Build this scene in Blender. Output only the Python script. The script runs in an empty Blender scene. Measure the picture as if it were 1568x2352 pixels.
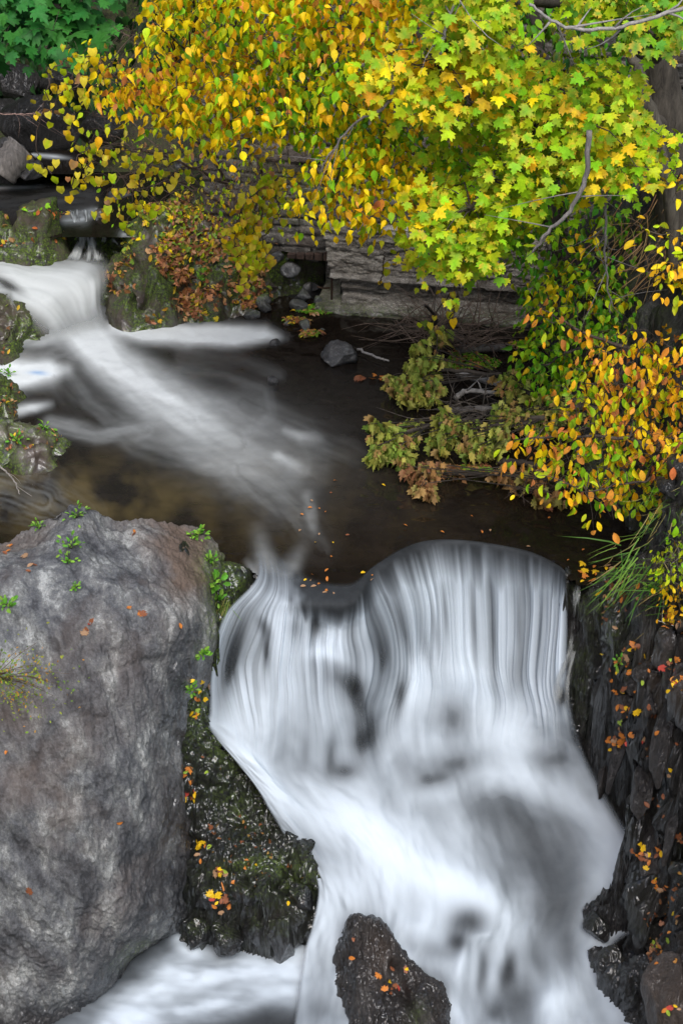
import bpy, math, random
import numpy as np
from mathutils import Vector
from mathutils.bvhtree import BVHTree

# ---------------------------------------------------------------- camera, light, exposure
SC = bpy.context.scene
CAM = np.array([0.0, 0.0, 9.0]); PITCH = math.radians(31); TY = math.tan(math.radians(17)); TX = TY * 2 / 3
FW = np.array([0, math.cos(PITCH), -math.sin(PITCH)]); UPV = np.array([0, math.sin(PITCH), math.cos(PITCH)])
cd = bpy.data.cameras.new('camera'); co = bpy.data.objects.new('camera', cd); SC.collection.objects.link(co)
co.location = CAM; co.rotation_euler = (math.pi / 2 - PITCH, 0, 0)
cd.sensor_fit = 'VERTICAL'; cd.sensor_height = 36; cd.lens = 18 / TY; cd.clip_end = 500; cd.clip_start = 0.1
SC.camera = co
w = bpy.data.worlds.new("World"); SC.world = w; w.use_nodes = True
nt = w.node_tree; bg = nt.nodes['Background']; sk = nt.nodes.new('ShaderNodeTexSky'); sk.sky_type = 'NISHITA'
sk.sun_disc = False; sk.sun_elevation = math.radians(52); sk.sun_rotation = math.radians(200)
sk.air_density = 1.0; sk.dust_density = 2.5; sk.ozone_density = 1.0
nt.links.new(sk.outputs[0], bg.inputs[0]); bg.inputs[1].default_value = 0.13
sl = bpy.data.lights.new('sun', 'SUN'); sl.energy = 1.9; sl.angle = math.radians(35); sl.color = (1, .985, .96)
so = bpy.data.objects.new('sun', sl); SC.collection.objects.link(so)
so.rotation_euler = (math.radians(38), 0, math.radians(20))
SC.view_settings.view_transform = 'Standard'; SC.view_settings.look = 'None'; SC.view_settings.gamma = 1
SC.view_settings.exposure = 0.55
SC.cycles.max_bounces = 6; SC.cycles.transparent_max_bounces = 12

COL = SC.collection
rng = np.random.default_rng(7); random.seed(7)

# ---------------------------------------------------------------- projection helpers (photo px at 1568 x 2352)
def ray(px, py):
    px = np.asarray(px, float); py = np.asarray(py, float)
    return FW + ((px - 784) / 784 * TX)[..., None] * np.array([1., 0, 0]) + ((1176 - py) / 1176 * TY)[..., None] * UPV
def P(px, py, z):
    r = ray(px, py); t = (np.asarray(z, float) - CAM[2]) / r[..., 2]; return CAM + r * t[..., None]
def PY(px, py, y):
    r = ray(px, py); t = np.asarray(y, float) / r[..., 1]; return CAM + r * t[..., None]
def proj(p):
    d = p - CAM; zc = d @ FW
    return 784 + 784 * d[..., 0] / zc / TX, 1176 - 1176 * (d @ UPV) / zc / TY

# ---------------------------------------------------------------- noise
_g = np.random.default_rng(11); _T = _g.permutation(4096); _G = _g.normal(size=(4096, 3)); _G /= np.linalg.norm(_G, axis=1)[:, None]; _R = _g.random(4096)
def _h(i, j, k): return _T[(_T[(_T[i & 4095] + j) & 4095] + k) & 4095]
def perlin(p):
    p = np.asarray(p, float); i = np.floor(p).astype(int); f = p - i; u = f * f * f * (f * (f * 6 - 15) + 10); r = 0
    for a in (0, 1):
        for b in (0, 1):
            for c in (0, 1):
                g = _G[_h(i[:, 0] + a, i[:, 1] + b, i[:, 2] + c)]; d = (g * (f - (a, b, c))).sum(1)
                r = r + d * np.abs(1 - a - u[:, 0]) * np.abs(1 - b - u[:, 1]) * np.abs(1 - c - u[:, 2])
    return r * 1.6
def fbm(p, o=5, g=.5, l=2.03):
    s = 0; a = 1
    for k in range(o): s = s + a * perlin(p + k * 17.3); p = p * l; a *= g
    return s
def ridged(p, o=4, g=.5):
    s = 0; a = 1
    for k in range(o): s = s + a * (1 - 2 * np.abs(perlin(p + k * 9.1))); p = p * 2.1; a *= g
    return s
def worley(p):
    i = np.floor(p).astype(int); f1 = np.full(len(p), 9.); f2 = f1.copy(); idr = np.zeros(len(p))
    for a in (-1, 0, 1):
        for b in (-1, 0, 1):
            for c in (-1, 0, 1):
                q = i + (a, b, c); h = _h(q[:, 0], q[:, 1], q[:, 2])
                d = np.linalg.norm(q + np.stack([_R[h], _R[(h * 7 + 1) & 4095], _R[(h * 13 + 5) & 4095]], 1) - p, axis=1)
                n = d < f1; f2 = np.where(n, f1, np.minimum(f2, d)); idr = np.where(n, _R[(h * 3 + 2) & 4095], idr); f1 = np.where(n, d, f1)
    return f1, f2, idr
def tps(pts, reg_=1e-3):
    pts = np.array(pts, float); X = pts[:, :2]; n = len(pts)
    d = np.linalg.norm(X[:, None] - X[None], axis=2); K = np.where(d > 0, d * d * np.log(d + 1e-9), 0) + np.eye(n) * reg_
    Pm = np.c_[np.ones(n), X]; A = np.block([[K, Pm], [Pm.T, np.zeros((3, 3))]])
    s = np.linalg.solve(A, np.r_[pts[:, 2], 0, 0, 0])
    def f(q):
        out = np.empty(len(q))
        for k in range(0, len(q), 20000):
            c = q[k:k + 20000]; d = np.linalg.norm(c[:, None] - X[None], axis=2)
            out[k:k + 20000] = (np.where(d > 0, d * d * np.log(d + 1e-9), 0)) @ s[:n] + s[n] + c @ s[n + 1:]
        return out
    return f
def sstep(a, b, x): t = np.clip((x - a) / (b - a), 0, 1); return t * t * (3 - 2 * t)
def blob(px, py, cx, cy, rx, ry, ang=0):
    a = math.radians(ang); dx = px - cx; dy = py - cy
    u = (dx * math.cos(a) + dy * math.sin(a)) / rx; v = (-dx * math.sin(a) + dy * math.cos(a)) / ry
    return np.exp(-(u * u + v * v))
def stroke(px, py, pts):
    """soft band along a polyline of (x, y, width, strength); returns strength, along, across"""
    pts = np.array(pts, float); best = np.zeros(len(px)); S = np.zeros(len(px)); Tt = np.zeros(len(px)); acc = 0
    for a, b in zip(pts[:-1], pts[1:]):
        d = b[:2] - a[:2]; L = math.hypot(*d); t = np.clip(((px - a[0]) * d[0] + (py - a[1]) * d[1]) / L ** 2, 0, 1)
        ox = px - a[0] - t * d[0]; oy = py - a[1] - t * d[1]; r = np.hypot(ox, oy)
        wd = a[2] + (b[2] - a[2]) * t; st = a[3] + (b[3] - a[3]) * t
        v = st * np.exp(-(r / wd) ** 2); m = v > best
        sg = np.sign(ox * d[1] - oy * d[0])
        best = np.where(m, v, best); S = np.where(m, acc + t * L, S); Tt = np.where(m, sg * r, Tt); acc += L
    return best, S, Tt
def inpoly(px, py, poly):
    poly = np.array(poly, float); r = np.zeros(len(px), bool); j = len(poly) - 1
    for i in range(len(poly)):
        a, b = poly[i], poly[j]
        c = ((a[1] > py) != (b[1] > py)) & (px < (b[0] - a[0]) * (py - a[1]) / (b[1] - a[1] + 1e-9) + a[0]); r ^= c; j = i
    return r
def hull(pts):
    p = sorted(map(tuple, pts)); 
    def half(p):
        h = []
        for q in p:
            while len(h) > 1 and (h[-1][0] - h[-2][0]) * (q[1] - h[-2][1]) - (h[-1][1] - h[-2][1]) * (q[0] - h[-2][0]) <= 0: h.pop()
            h.append(q)
        return h
    return np.array(half(p)[:-1] + half(p[::-1])[:-1])
def outdist(q, H):
    d = np.full(len(q), 1e9); ins = inpoly(q[:, 0], q[:, 1], H)
    for a, b in zip(H, np.roll(H, -1, 0)):
        e = b - a; t = np.clip(((q - a) @ e) / (e @ e), 0, 1); d = np.minimum(d, np.linalg.norm(q - a - t[:, None] * e, axis=1))
    return np.where(ins, 0, d)

# ---------------------------------------------------------------- object helpers
def prop(o, label=None, cat=None, group=None, kind=None):
    if label: o['label'] = label
    if cat: o['category'] = cat
    if group: o['group'] = group
    if kind: o['kind'] = kind
    return o
def mesh_obj(name, V, F, mat, parent=None, attrs=None, smooth=True, origin=None):
    """F: (m,k) int array, or list of such arrays"""
    V = np.asarray(V, float)
    if origin is None: origin = (0, 0, 0) if parent is not None else (V[:, 0].mean(), V[:, 1].mean(), V[:, 2].min())
    origin = np.array(origin, float)
    Fl = F if isinstance(F, list) else [F]
    Fl = [np.asarray(f, np.int64) for f in Fl if len(f)]
    me = bpy.data.meshes.new(name); me.vertices.add(len(V)); me.vertices.foreach_set('co', (V - origin).astype(np.float32).ravel())
    tot = sum(f.size for f in Fl); me.loops.add(tot); me.loops.foreach_set('vertex_index', np.concatenate([f.ravel() for f in Fl]).astype(np.int32))
    cnt = np.concatenate([np.full(len(f), f.shape[1]) for f in Fl]); me.polygons.add(len(cnt))
    me.polygons.foreach_set('loop_start', np.r_[0, np.cumsum(cnt)[:-1]].astype(np.int32))
    me.polygons.foreach_set('use_smooth', np.full(len(cnt), smooth, bool))
    me.update(calc_edges=True)
    for k, a in (attrs or {}).items():
        a = np.asarray(a, np.float32)
        if a.ndim == 1: me.attributes.new(k, 'FLOAT', 'POINT').data.foreach_set('value', a)
        else: me.attributes.new(k, 'FLOAT_COLOR', 'POINT').data.foreach_set('color', np.c_[a, np.ones(len(a))].astype(np.float32).ravel())
    me.materials.append(mat)
    o = bpy.data.objects.new(name, me); COL.objects.link(o); o.location = origin
    if parent is not None:
        o.parent = parent; o.location = (0, 0, 0)
        me.vertices.foreach_set('co', (V - np.array(parent.location)).astype(np.float32).ravel())
    return o
def empty(name, loc, label, cat, group=None):
    o = bpy.data.objects.new(name, None); COL.objects.link(o); o.location = tuple(loc); o.empty_display_size = .1
    return prop(o, label, cat, group)
def gridfaces(nu, nv):
    i = np.arange(nu * nv).reshape(nu, nv)
    return np.stack([i[:-1, :-1], i[1:, :-1], i[1:, 1:], i[:-1, 1:]], -1).reshape(-1, 4)
def compact(V, F, attrs):
    u = np.unique(F); m = np.full(len(V), -1); m[u] = np.arange(len(u))
    return V[u], m[F], {k: a[u] for k, a in attrs.items()}
class MB:
    def __init__(s): s.V = []; s.Q = []; s.T = []; s.C = []; s.n = 0
    def add(s, V, Q=None, T=None, C=None):
        V = np.asarray(V, float); s.V.append(V)
        if Q is not None and len(Q): s.Q.append(np.asarray(Q) + s.n)
        if T is not None and len(T): s.T.append(np.asarray(T) + s.n)
        s.C.append(np.tile(C if C is not None else (.5, .5, .5), (len(V), 1)) if C is None or np.ndim(C) == 1 else C); s.n += len(V)
    def tube(s, pts, r, k=6, C=None):
        pts = np.asarray(pts, float); n = len(pts); r = np.broadcast_to(r, n) if np.ndim(r) == 0 or len(np.atleast_1d(r)) == n else np.linspace(r[0], r[1], n)
        t = np.gradient(pts, axis=0); t /= np.linalg.norm(t, axis=1)[:, None] + 1e-9
        ref = np.array([.3, .9, .2]) if abs(t[0][1]) < .8 else np.array([1., 0, .1])
        a = np.cross(t, ref); a /= np.linalg.norm(a, axis=1)[:, None] + 1e-9; b = np.cross(t, a)
        an = np.arange(k) * 2 * math.pi / k
        V = pts[:, None] + (a[:, None] * np.cos(an)[None, :, None] + b[:, None] * np.sin(an)[None, :, None]) * np.asarray(r)[:, None, None]
        V = np.concatenate([V.reshape(-1, 3), pts[:1], pts[-1:]])
        i = np.arange(n * k).reshape(n, k); j = np.roll(i, -1, 1)
        Q = np.stack([i[:-1], i[1:], j[1:], j[:-1]], -1).reshape(-1, 4)
        T = np.concatenate([np.stack([np.full(k, n * k), i[0], j[0]], 1), np.stack([np.full(k, n * k + 1), j[-1], i[-1]], 1)])
        s.add(V, Q, T, C)
    def build(s, name, mat, parent=None, smooth=True, origin=None):
        F = []
        if s.Q: F.append(np.concatenate(s.Q))
        if s.T: F.append(np.concatenate(s.T))
        return mesh_obj(name, np.concatenate(s.V), F, mat, parent, {'col': np.concatenate(s.C)}, smooth, origin)
def curve(pts, n=12, wob=0.0):
    pts = np.asarray(pts, float); m = len(pts); e = np.concatenate([[2 * pts[0] - pts[1]], pts, [2 * pts[-1] - pts[-2]]]); t = np.linspace(0, m - 1 - 1e-6, n)
    i = t.astype(int); f = (t - i)[:, None]; a, b, c, d = e[i], e[i + 1], e[i + 2], e[i + 3]
    o = .5 * (2 * b + (c - a) * f + (2 * a - 5 * b + 4 * c - d) * f ** 2 + (3 * b - a - 3 * c + d) * f ** 3)
    if wob: o[1:-1] += rng.normal(size=(n - 2, pts.shape[1])) * wob
    return o
BVHS = []
def reg(o):
    me = o.data; n = len(me.vertices); c = np.empty(n * 3, np.float32); me.vertices.foreach_get('co', c); c = c.reshape(-1, 3) + np.array(o.matrix_basis.translation if o.parent is None else o.parent.location)
    BVHS.append((BVHTree.FromPolygons([tuple(v) for v in c], [tuple(p.vertices) for p in me.polygons]), o)); return o
def hit(px, py, only=None):
    r = Vector(ray(px, py)).normalized(); best = None
    for b, o in BVHS:
        if only and o.name.split('.')[0] not in only: continue
        h = b.ray_cast(Vector(CAM), r)
        if h[0] is not None and (best is None or h[3] < best[2]): best = (np.array(h[0]), np.array(h[1]), h[3], o)
    if best is not None and best[1] @ np.array(r) > 0: best = (best[0], -best[1], best[2], best[3])
    return best

# ---------------------------------------------------------------- materials
def newmat(name):
    m = bpy.data.materials.new(name); m.use_nodes = True; n = m.node_tree; return m, n, n.nodes['Principled BSDF']
def N(n, t, **k):
    x = n.nodes.new(t)
    for a, b in k.items():
        if a.startswith('i_'):
            x.inputs[int(a[2:]) if a[2:].isdigit() else a[2:].replace('_', ' ')].default_value = b
        else: setattr(x, a, b)
    return x
def ramp(n, fac, stops):
    r = n.nodes.new('ShaderNodeValToRGB'); e = r.color_ramp.elements
    while len(e) > 1: e.remove(e[-1])
    e[0].position = stops[0][0]; e[0].color = (*stops[0][1], 1)
    for p, c in stops[1:]:
        x = e.new(p); x.color = (*c, 1)
    n.links.new(fac, r.inputs[0]); return r.outputs[0]
def mix(n, f, a, b, mode='MIX'):
    x = n.nodes.new('ShaderNodeMix'); x.data_type = 'RGBA'; x.blend_type = mode
    for s, v in ((0, f), (6, a), (7, b)):
        if hasattr(v, 'links'): n.links.new(v, x.inputs[s])
        else: x.inputs[s].default_value = v if s == 0 else (*v, 1) if len(v) == 3 else v
    return x.outputs[2]
def mth(n, op, a, b=0.0, clamp=False):
    x = n.nodes.new('ShaderNodeMath'); x.operation = op; x.use_clamp = clamp
    for s, v in ((0, a), (1, b)):
        if hasattr(v, 'links'): n.links.new(v, x.inputs[s])
        else: x.inputs[s].default_value = v
    return x.outputs[0]
def coords(n, scale=(1, 1, 1), rot=(0, 0, 0)):
    tc = n.nodes.new('ShaderNodeTexCoord'); mp = n.nodes.new('ShaderNodeMapping'); mp.inputs['Scale'].default_value = scale; mp.inputs['Rotation'].default_value = rot
    n.links.new(tc.outputs['Object'], mp.inputs[0]); return mp.outputs[0]
def noise(n, vec, sc, det=8, rough=.6, dist=0.0):
    x = N(n, 'ShaderNodeTexNoise'); x.inputs['Scale'].default_value = sc; x.inputs['Detail'].default_value = det; x.inputs['Roughness'].default_value = rough; x.inputs['Distortion'].default_value = dist
    n.links.new(vec, x.inputs['Vector']); return x.outputs['Fac']
def attr(n, name, col=False):
    x = n.nodes.new('ShaderNodeAttribute'); x.attribute_name = name; return x.outputs['Color' if col else 'Fac']
def rockmat(name, cols, scale=(1, 1, 1), rot=(0, 0, 0), rough=(.55, .85), bump=.5, bdist=.03, warm=(.16, .1, .06), moss=(.085, .135, .014), wetrough=.35, fs=1.0, warmf=.3, fw=.55, spk=.8):
    m, n, b = newmat(name); c = coords(n, scale, rot); c0 = coords(n)
    n1 = noise(n, c, 1.6 * fs, 10, .62, .4); n2 = noise(n, c, 9 * fs, 8, .7); n3 = noise(n, c0, 60 * fs, 4, .7); n4 = noise(n, c0, .7 * fs, 5, .6, .6)
    f = mth(n, 'ADD', mth(n, 'MULTIPLY', n1, fw), mth(n, 'MULTIPLY', n2, 1 - fw))
    col = ramp(n, f, [(.40, cols[0]), (.475, cols[1]), (.54, cols[2]), (.62, cols[3])])
    sp = ramp(n, n3, [(.32, (.4, .4, .4)), (.5, (1, 1, 1)), (.68, (1.9, 1.9, 1.9))])
    col = mix(n, spk, col, sp, 'MULTIPLY')
    wm = mth(n, 'MULTIPLY', ramp(n, n4, [(.48, (0, 0, 0)), (.66, (1, 1, 1))]), warmf)
    col = mix(n, wm, col, warm)
    col = mix(n, attr(n, 'brown'), col, mix(n, n2, (.06, .042, .032), (.21, .15, .115)))
    wet = attr(n, 'wet')
    col = mix(n, mth(n, 'MULTIPLY', wet, .72), col, mix(n, .85, col, (.16, .15, .15), 'MULTIPLY'))
    ms = mth(n, 'MULTIPLY', attr(n, 'moss'), ramp(n, noise(n, c0, 22, 6, .7), [(.4, (0, 0, 0)), (.55, (1, 1, 1))]), True)
    mc = ramp(n, noise(n, c0, 45, 4, .7), [(.35, (.012, .02, .004)), (.52, moss), (.7, (moss[0] * 2.6, moss[1] * 2.4, moss[2] * 1.6))])
    col = mix(n, ms, col, mc)
    n.links.new(col, b.inputs['Base Color']); b.inputs['Specular IOR Level'].default_value = .55; n.links.new(mth(n, 'MULTIPLY', wet, .8), b.inputs['Coat Weight']); b.inputs['Coat Roughness'].default_value = .1
    r = N(n, 'ShaderNodeMapRange', i_3=rough[0], i_4=rough[1]); n.links.new(n2, r.inputs[0])
    rr = mix(n, wet, r.outputs[0], (wetrough,) * 3); rr = mix(n, ms, rr, (.9, .9, .9)); n.links.new(rr, b.inputs['Roughness'])
    b1 = N(n, 'ShaderNodeBump', i_0=bump, i_1=bdist); n.links.new(f, b1.inputs['Height'])
    b2 = N(n, 'ShaderNodeBump', i_0=bump * .8, i_1=bdist * .35); n.links.new(mth(n, 'ADD', n3, mth(n, 'MULTIPLY', noise(n, c, 20 * fs, 6, .7), 2.5)), b2.inputs['Height'])
    n.links.new(b1.outputs[0], b2.inputs['Normal']); n.links.new(b2.outputs[0], b.inputs['Normal']); b3 = N(n, 'ShaderNodeBump', i_0=1.0, i_1=.1); n.links.new(mth(n, 'ADD', noise(n, c, 3.4 * fs, 2, .5, .8), mth(n, 'MULTIPLY', noise(n, c, 1.3 * fs, 2, .5), 1.4)), b3.inputs['Height']); n.links.new(b3.outputs[0], b.inputs['Coat Normal']); b.inputs['Coat IOR'].default_value = 1.65
    return m
M = {}
M['boulder'] = rockmat('boulder_rock', [(.05, .052, .058), (.108, .112, .12), (.175, .18, .18), (.40, .41, .40)], scale=(2.1, 2.0, 1.0), rot=(.25, .75, .3), warm=(.17, .125, .1), bump=.8, bdist=.045, fw=.72, spk=.5, warmf=.4)
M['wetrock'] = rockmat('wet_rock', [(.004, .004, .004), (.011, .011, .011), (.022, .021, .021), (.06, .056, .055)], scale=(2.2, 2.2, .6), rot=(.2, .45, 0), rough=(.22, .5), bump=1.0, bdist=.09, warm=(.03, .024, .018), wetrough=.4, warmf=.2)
M['cliff'] = rockmat('cliff_rock', [(.007, .007, .007), (.022, .021, .021), (.045, .043, .043), (.12, .115, .11)], scale=(2.4, 2.4, .55), rot=(.2, -.45, 0), rough=(.3, .65), bump=1.0, bdist=.08, warm=(.06, .04, .028), warmf=.25)
M['stone'] = rockmat('grey_stone', [(.025, .025, .026), (.06, .06, .06), (.11, .11, .107), (.24, .24, .23)], rough=(.5, .85), bump=.6, bdist=.02)
M['earth'] = rockmat('bank_earth', [(.008, .006, .005), (.016, .012, .009), (.03, .023, .016), (.06, .046, .03)], rough=(.7, .95), bump=.8, bdist=.05, warm=(.05, .032, .015))  # near-black earth, with the valley's shade put into its colour
M['concrete'] = rockmat('old_concrete', [(.06, .052, .043), (.17, .153, .13), (.28, .257, .22), (.48, .45, .4)], scale=(.7, .7, 3.2), rough=(.75, .95), bump=.9, bdist=.05, warm=(.1, .08, .055))
M['masonry'] = rockmat('wall_stone', [(.035, .032, .028), (.09, .082, .072), (.16, .148, .13), (.3, .285, .255)], rough=(.7, .95), bump=.9, bdist=.05, warm=(.09, .07, .05))
def leafmat(name, trans=.2, rough=.5):
    m, n, b = newmat(name); c = attr(n, 'col', True); v = noise(n, coords(n), 30, 3, .6)
    c = mix(n, .6, c, ramp(n, v, [(.3, (.72, .72, .72)), (.6, (1.15, 1.15, 1.15))]), 'MULTIPLY')
    n.links.new(c, b.inputs['Base Color']); b.inputs['Roughness'].default_value = rough; b.inputs['Specular IOR Level'].default_value = .2
    t = n.nodes.new('ShaderNodeBsdfTranslucent'); n.links.new(c, t.inputs[0]); x = n.nodes.new('ShaderNodeMixShader'); x.inputs[0].default_value = trans
    n.links.new(b.outputs[0], x.inputs[1]); n.links.new(t.outputs[0], x.inputs[2]); n.links.new(x.outputs[0], n.nodes['Material Output'].inputs[0]); return m
M['leaf'] = leafmat('leaf'); M['dryleaf'] = leafmat('dry_leaf', .1, .4)
def barkmat(name, a, b_, sc=14):
    m, n, b = newmat(name); c = coords(n, (1, 1, .25)); f = noise(n, c, sc, 8, .7, .5)
    col = ramp(n, f, [(.35, a), (.6, b_), (.75, tuple(x * 1.7 for x in b_))]); n.links.new(mix(n, .9, col, attr(n, 'col', True), 'MULTIPLY'), b.inputs['Base Color'])
    bp = N(n, 'ShaderNodeBump', i_0=.8, i_1=.02); n.links.new(f, bp.inputs['Height']); n.links.new(bp.outputs[0], b.inputs['Normal']); b.inputs['Roughness'].default_value = .85; return m
M['bark'] = barkmat('bark', (.05, .042, .035), (.16, .14, .12)); M['greywood'] = barkmat('grey_deadwood', (.2, .19, .18), (.42, .4, .38), 20)
def watermat(name, deep, foam, rough=.06, alpha=False, streak=(1, 1, 1), fa=.56, bmp=.12):
    m, n, b = newmat(name); f = attr(n, 'foam')
    c = coords(n, streak); fine = noise(n, c, 7, 6, .6, .4)
    ff = mth(n, 'MULTIPLY', f, mth(n, 'ADD', 1 - fa / 2, mth(n, 'MULTIPLY', fine, fa)), True)
    b.inputs['Roughness'].default_value = rough; b.inputs['IOR'].default_value = 1.33
    dn = noise(n, coords(n), 2.2, 6, .7); n.links.new(mix(n, attr(n, 'tint'), ramp(n, dn, [(.35, deep), (.7, tuple(x * 2.2 for x in deep))]), (.075, .055, .022)), b.inputs['Base Color'])
    bp = N(n, 'ShaderNodeBump', i_0=bmp, i_1=.02); b.inputs['Specular IOR Level'].default_value = .5 if bmp else .15; n.links.new(noise(n, c, 5, 4, .5), bp.inputs['Height']); n.links.new(bp.outputs[0], b.inputs['Normal'])
    d = N(n, 'ShaderNodeBsdfPrincipled'); d.inputs['Roughness'].default_value = .65; d.inputs['Specular IOR Level'].default_value = .2
    n.links.new(mix(n, attr(n, 'blue'), foam, (.05, .3, .7)), d.inputs['Base Color'])
    x = n.nodes.new('ShaderNodeMixShader'); n.links.new(ff, x.inputs[0]); n.links.new(b.outputs[0], x.inputs[1]); n.links.new(d.outputs[0], x.inputs[2]); out = x.outputs[0]
    if alpha:
        t = n.nodes.new('ShaderNodeBsdfTransparent'); y = n.nodes.new('ShaderNodeMixShader'); n.links.new(attr(n, 'alpha'), y.inputs[0]); n.links.new(t.outputs[0], y.inputs[1]); n.links.new(out, y.inputs[2]); out = y.outputs[0]
    n.links.new(out, n.nodes['Material Output'].inputs[0]); return m
FOAM = (.72, .81, .895)
M['pool'] = watermat('pool_water', (.008, .0058, .0042), (.78, .82, .82), fa=.3)
M['falls'] = watermat('falls_water', (.022, .024, .026), FOAM, .6, True, fa=.08, bmp=0)
M['stream'] = watermat('stream_water', (.012, .01, .008), (.62, .65, .64), .15, True, fa=.2)

#@@STRUCT
# ---------------------------------------------------------------- terrain patches
def patch(name, ctrl, extra, sp, disp, mat, attrs=None, margin=.35, fall=3.0, parent=None, clipz=None, sm=2e-3, poly=None):
    """height field through photo points (px,py,z) and world points (x,y,z), then displaced along its normal"""
    W = [tuple(P(a, b, c)) for a, b, c in ctrl] + list(extra); f = tps(W, sm); W = np.array(W); H = hull(W[:, :2]) if poly is None else np.array([(P(*a) if not isinstance(a, np.ndarray) else a)[:2] for a in poly])
    x0, y0 = W[:, :2].min(0) - margin; x1, y1 = W[:, :2].max(0) + margin; nx = int((x1 - x0) / sp) + 2; ny = int((y1 - y0) / sp) + 2
    X, Y = np.meshgrid(np.linspace(x0, x1, nx), np.linspace(y0, y1, ny), indexing='ij'); q = np.c_[X.ravel(), Y.ravel()]
    od = outdist(q, H); 
    cl = q.copy(); z = f(cl) - fall * od; V = np.c_[q, z]; G = V.reshape(nx, ny, 3)
    n = np.cross(np.gradient(G, axis=0).reshape(-1, 3), np.gradient(G, axis=1).reshape(-1, 3)); n /= np.linalg.norm(n, axis=1)[:, None]
    px, py = proj(V)
    V = V + n * (disp(V, px, py) * (1 - sstep(0, margin, od)))[:, None]
    F = gridfaces(nx, ny); keep = (od[F] < margin).all(1)
    if clipz is not None: keep &= (V[F, 2] > clipz).any(1)
    F = F[keep]; A = dict(wet=np.zeros(len(V)), moss=np.zeros(len(V)), brown=np.zeros(len(V)))
    px, py = proj(V)
    if attrs:
        for k, v in attrs(V, n, px, py).items(): A[k] = np.clip(v, 0, 1)
    V, F, A = compact(V, F, A)
    return reg(mesh_obj(name, V, F, mat, parent, A))

# big bank / hillside / river bed, one sheet
def ground():
    pts = []
    for x in (-16, -9, -5): 
        pts += [(x, 4, -4.5), (x, 9, -4)] 
    pts += [(x, y, z) for x, y, z in [(-2.5, 9, -4), (2.5, 9, -4), (0, 4, -5), (7, 9, -2), (14, 9, 2), (14, 4, 0), (6, 4, -3),
        (-4, 12.6, -3.3), (-2.2, 12.6, -4.2), (0, 12.4, -4.2), (-1, 13.4, -2.6), (3, 12.6, -3), (5, 12.6, -1), (8, 12.6, 2.2), (14, 14, 6),
        (-4, 15, -.7), (0, 15, -.7), (3, 15, -.7), (4.7, 15, .1), (6.5, 15, 3), (12, 18, 7),
        (-5, 17, -.6), (0, 17, -.7), (3, 17.5, -.7), (4.2, 17.5, .0), (5.5, 17.5, 2.6), (-4.4, 20, -.2), (-2.6, 20, -.3), (0, 20, -.7), (-.6, 20.6, -.9), (-.8, 21.6, -.7), (.4, 21.6, -.3), (1, 20.6, -.7), (3, 20.5, -.7), (0, 23, 2.5), (2.5, 21.8, 2.6), (4.4, 20.5, 1.4), (6.5, 20.5, 4.3),
        (-5, 23, .5), (-2.6, 23.6, .6), (-9, 20, 1.8), (-9, 17, 1.5), (-14, 17, 5), (-16, 24, 8), (-9, 25, 2.0), (-5, 26.5, .9), (-2, 26, 1.8),
        (-6, 29, 3.8), (-1, 28, 5.5), (3, 25, 5.6), (8, 25, 7.5), (0, 32, 10), (-8, 33, 9), (8, 32, 12), (-16, 33, 14), (16, 26, 12), (-9, 44, 20), (0, 44, 20), (9, 44, 21), (18, 44, 24), (-20, 44, 22), (-24, 10, 12), (24, 12, 15), (-24, 30, 14), (24, 30, 18)]]
    pts += [(0, -8, -4), (-5, -4, -4), (5, -4, -4), (-9, 4, -1), (10, 2, 1), (-14, 8, 4), (-16, 0, 6), (15, -4, 8), (0, -14, 1), (-8, -14, 4), (8, -14, 4), (0, -22, 10), (-14, -22, 13), (14, -22, 13), (-24, -10, 15), (24, -10, 16), (-24, 0, 14), (-26, 16, 15), (26, 2, 16), (26, -22, 18), (-26, -22, 18)]  # unseen gorge slopes beside and behind the camera, added to block low sky
    f = tps(pts); nx, ny = 280, 360
    X, Y = np.meshgrid(np.linspace(-26, 26, nx), np.linspace(-22, 44, ny), indexing='ij'); q = np.c_[X.ravel(), Y.ravel()]
    z = f(q); V = np.c_[q, z]; V[:, 2] += fbm(V * .6, 5) * .35 * sstep(0, 1, np.abs(z + .65) * 1.2)
    A = dict(wet=np.zeros(len(V)), moss=.35 + .3 * fbm(V * .9 + 5, 3), brown=.04 + 0 * V[:, 0])  # brown held down so the ground colour stands in for valley shade
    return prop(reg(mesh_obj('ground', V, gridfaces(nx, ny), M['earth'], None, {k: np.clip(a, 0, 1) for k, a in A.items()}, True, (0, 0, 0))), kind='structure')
GROUND = ground()
def zcut_wall(q): pass

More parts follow.
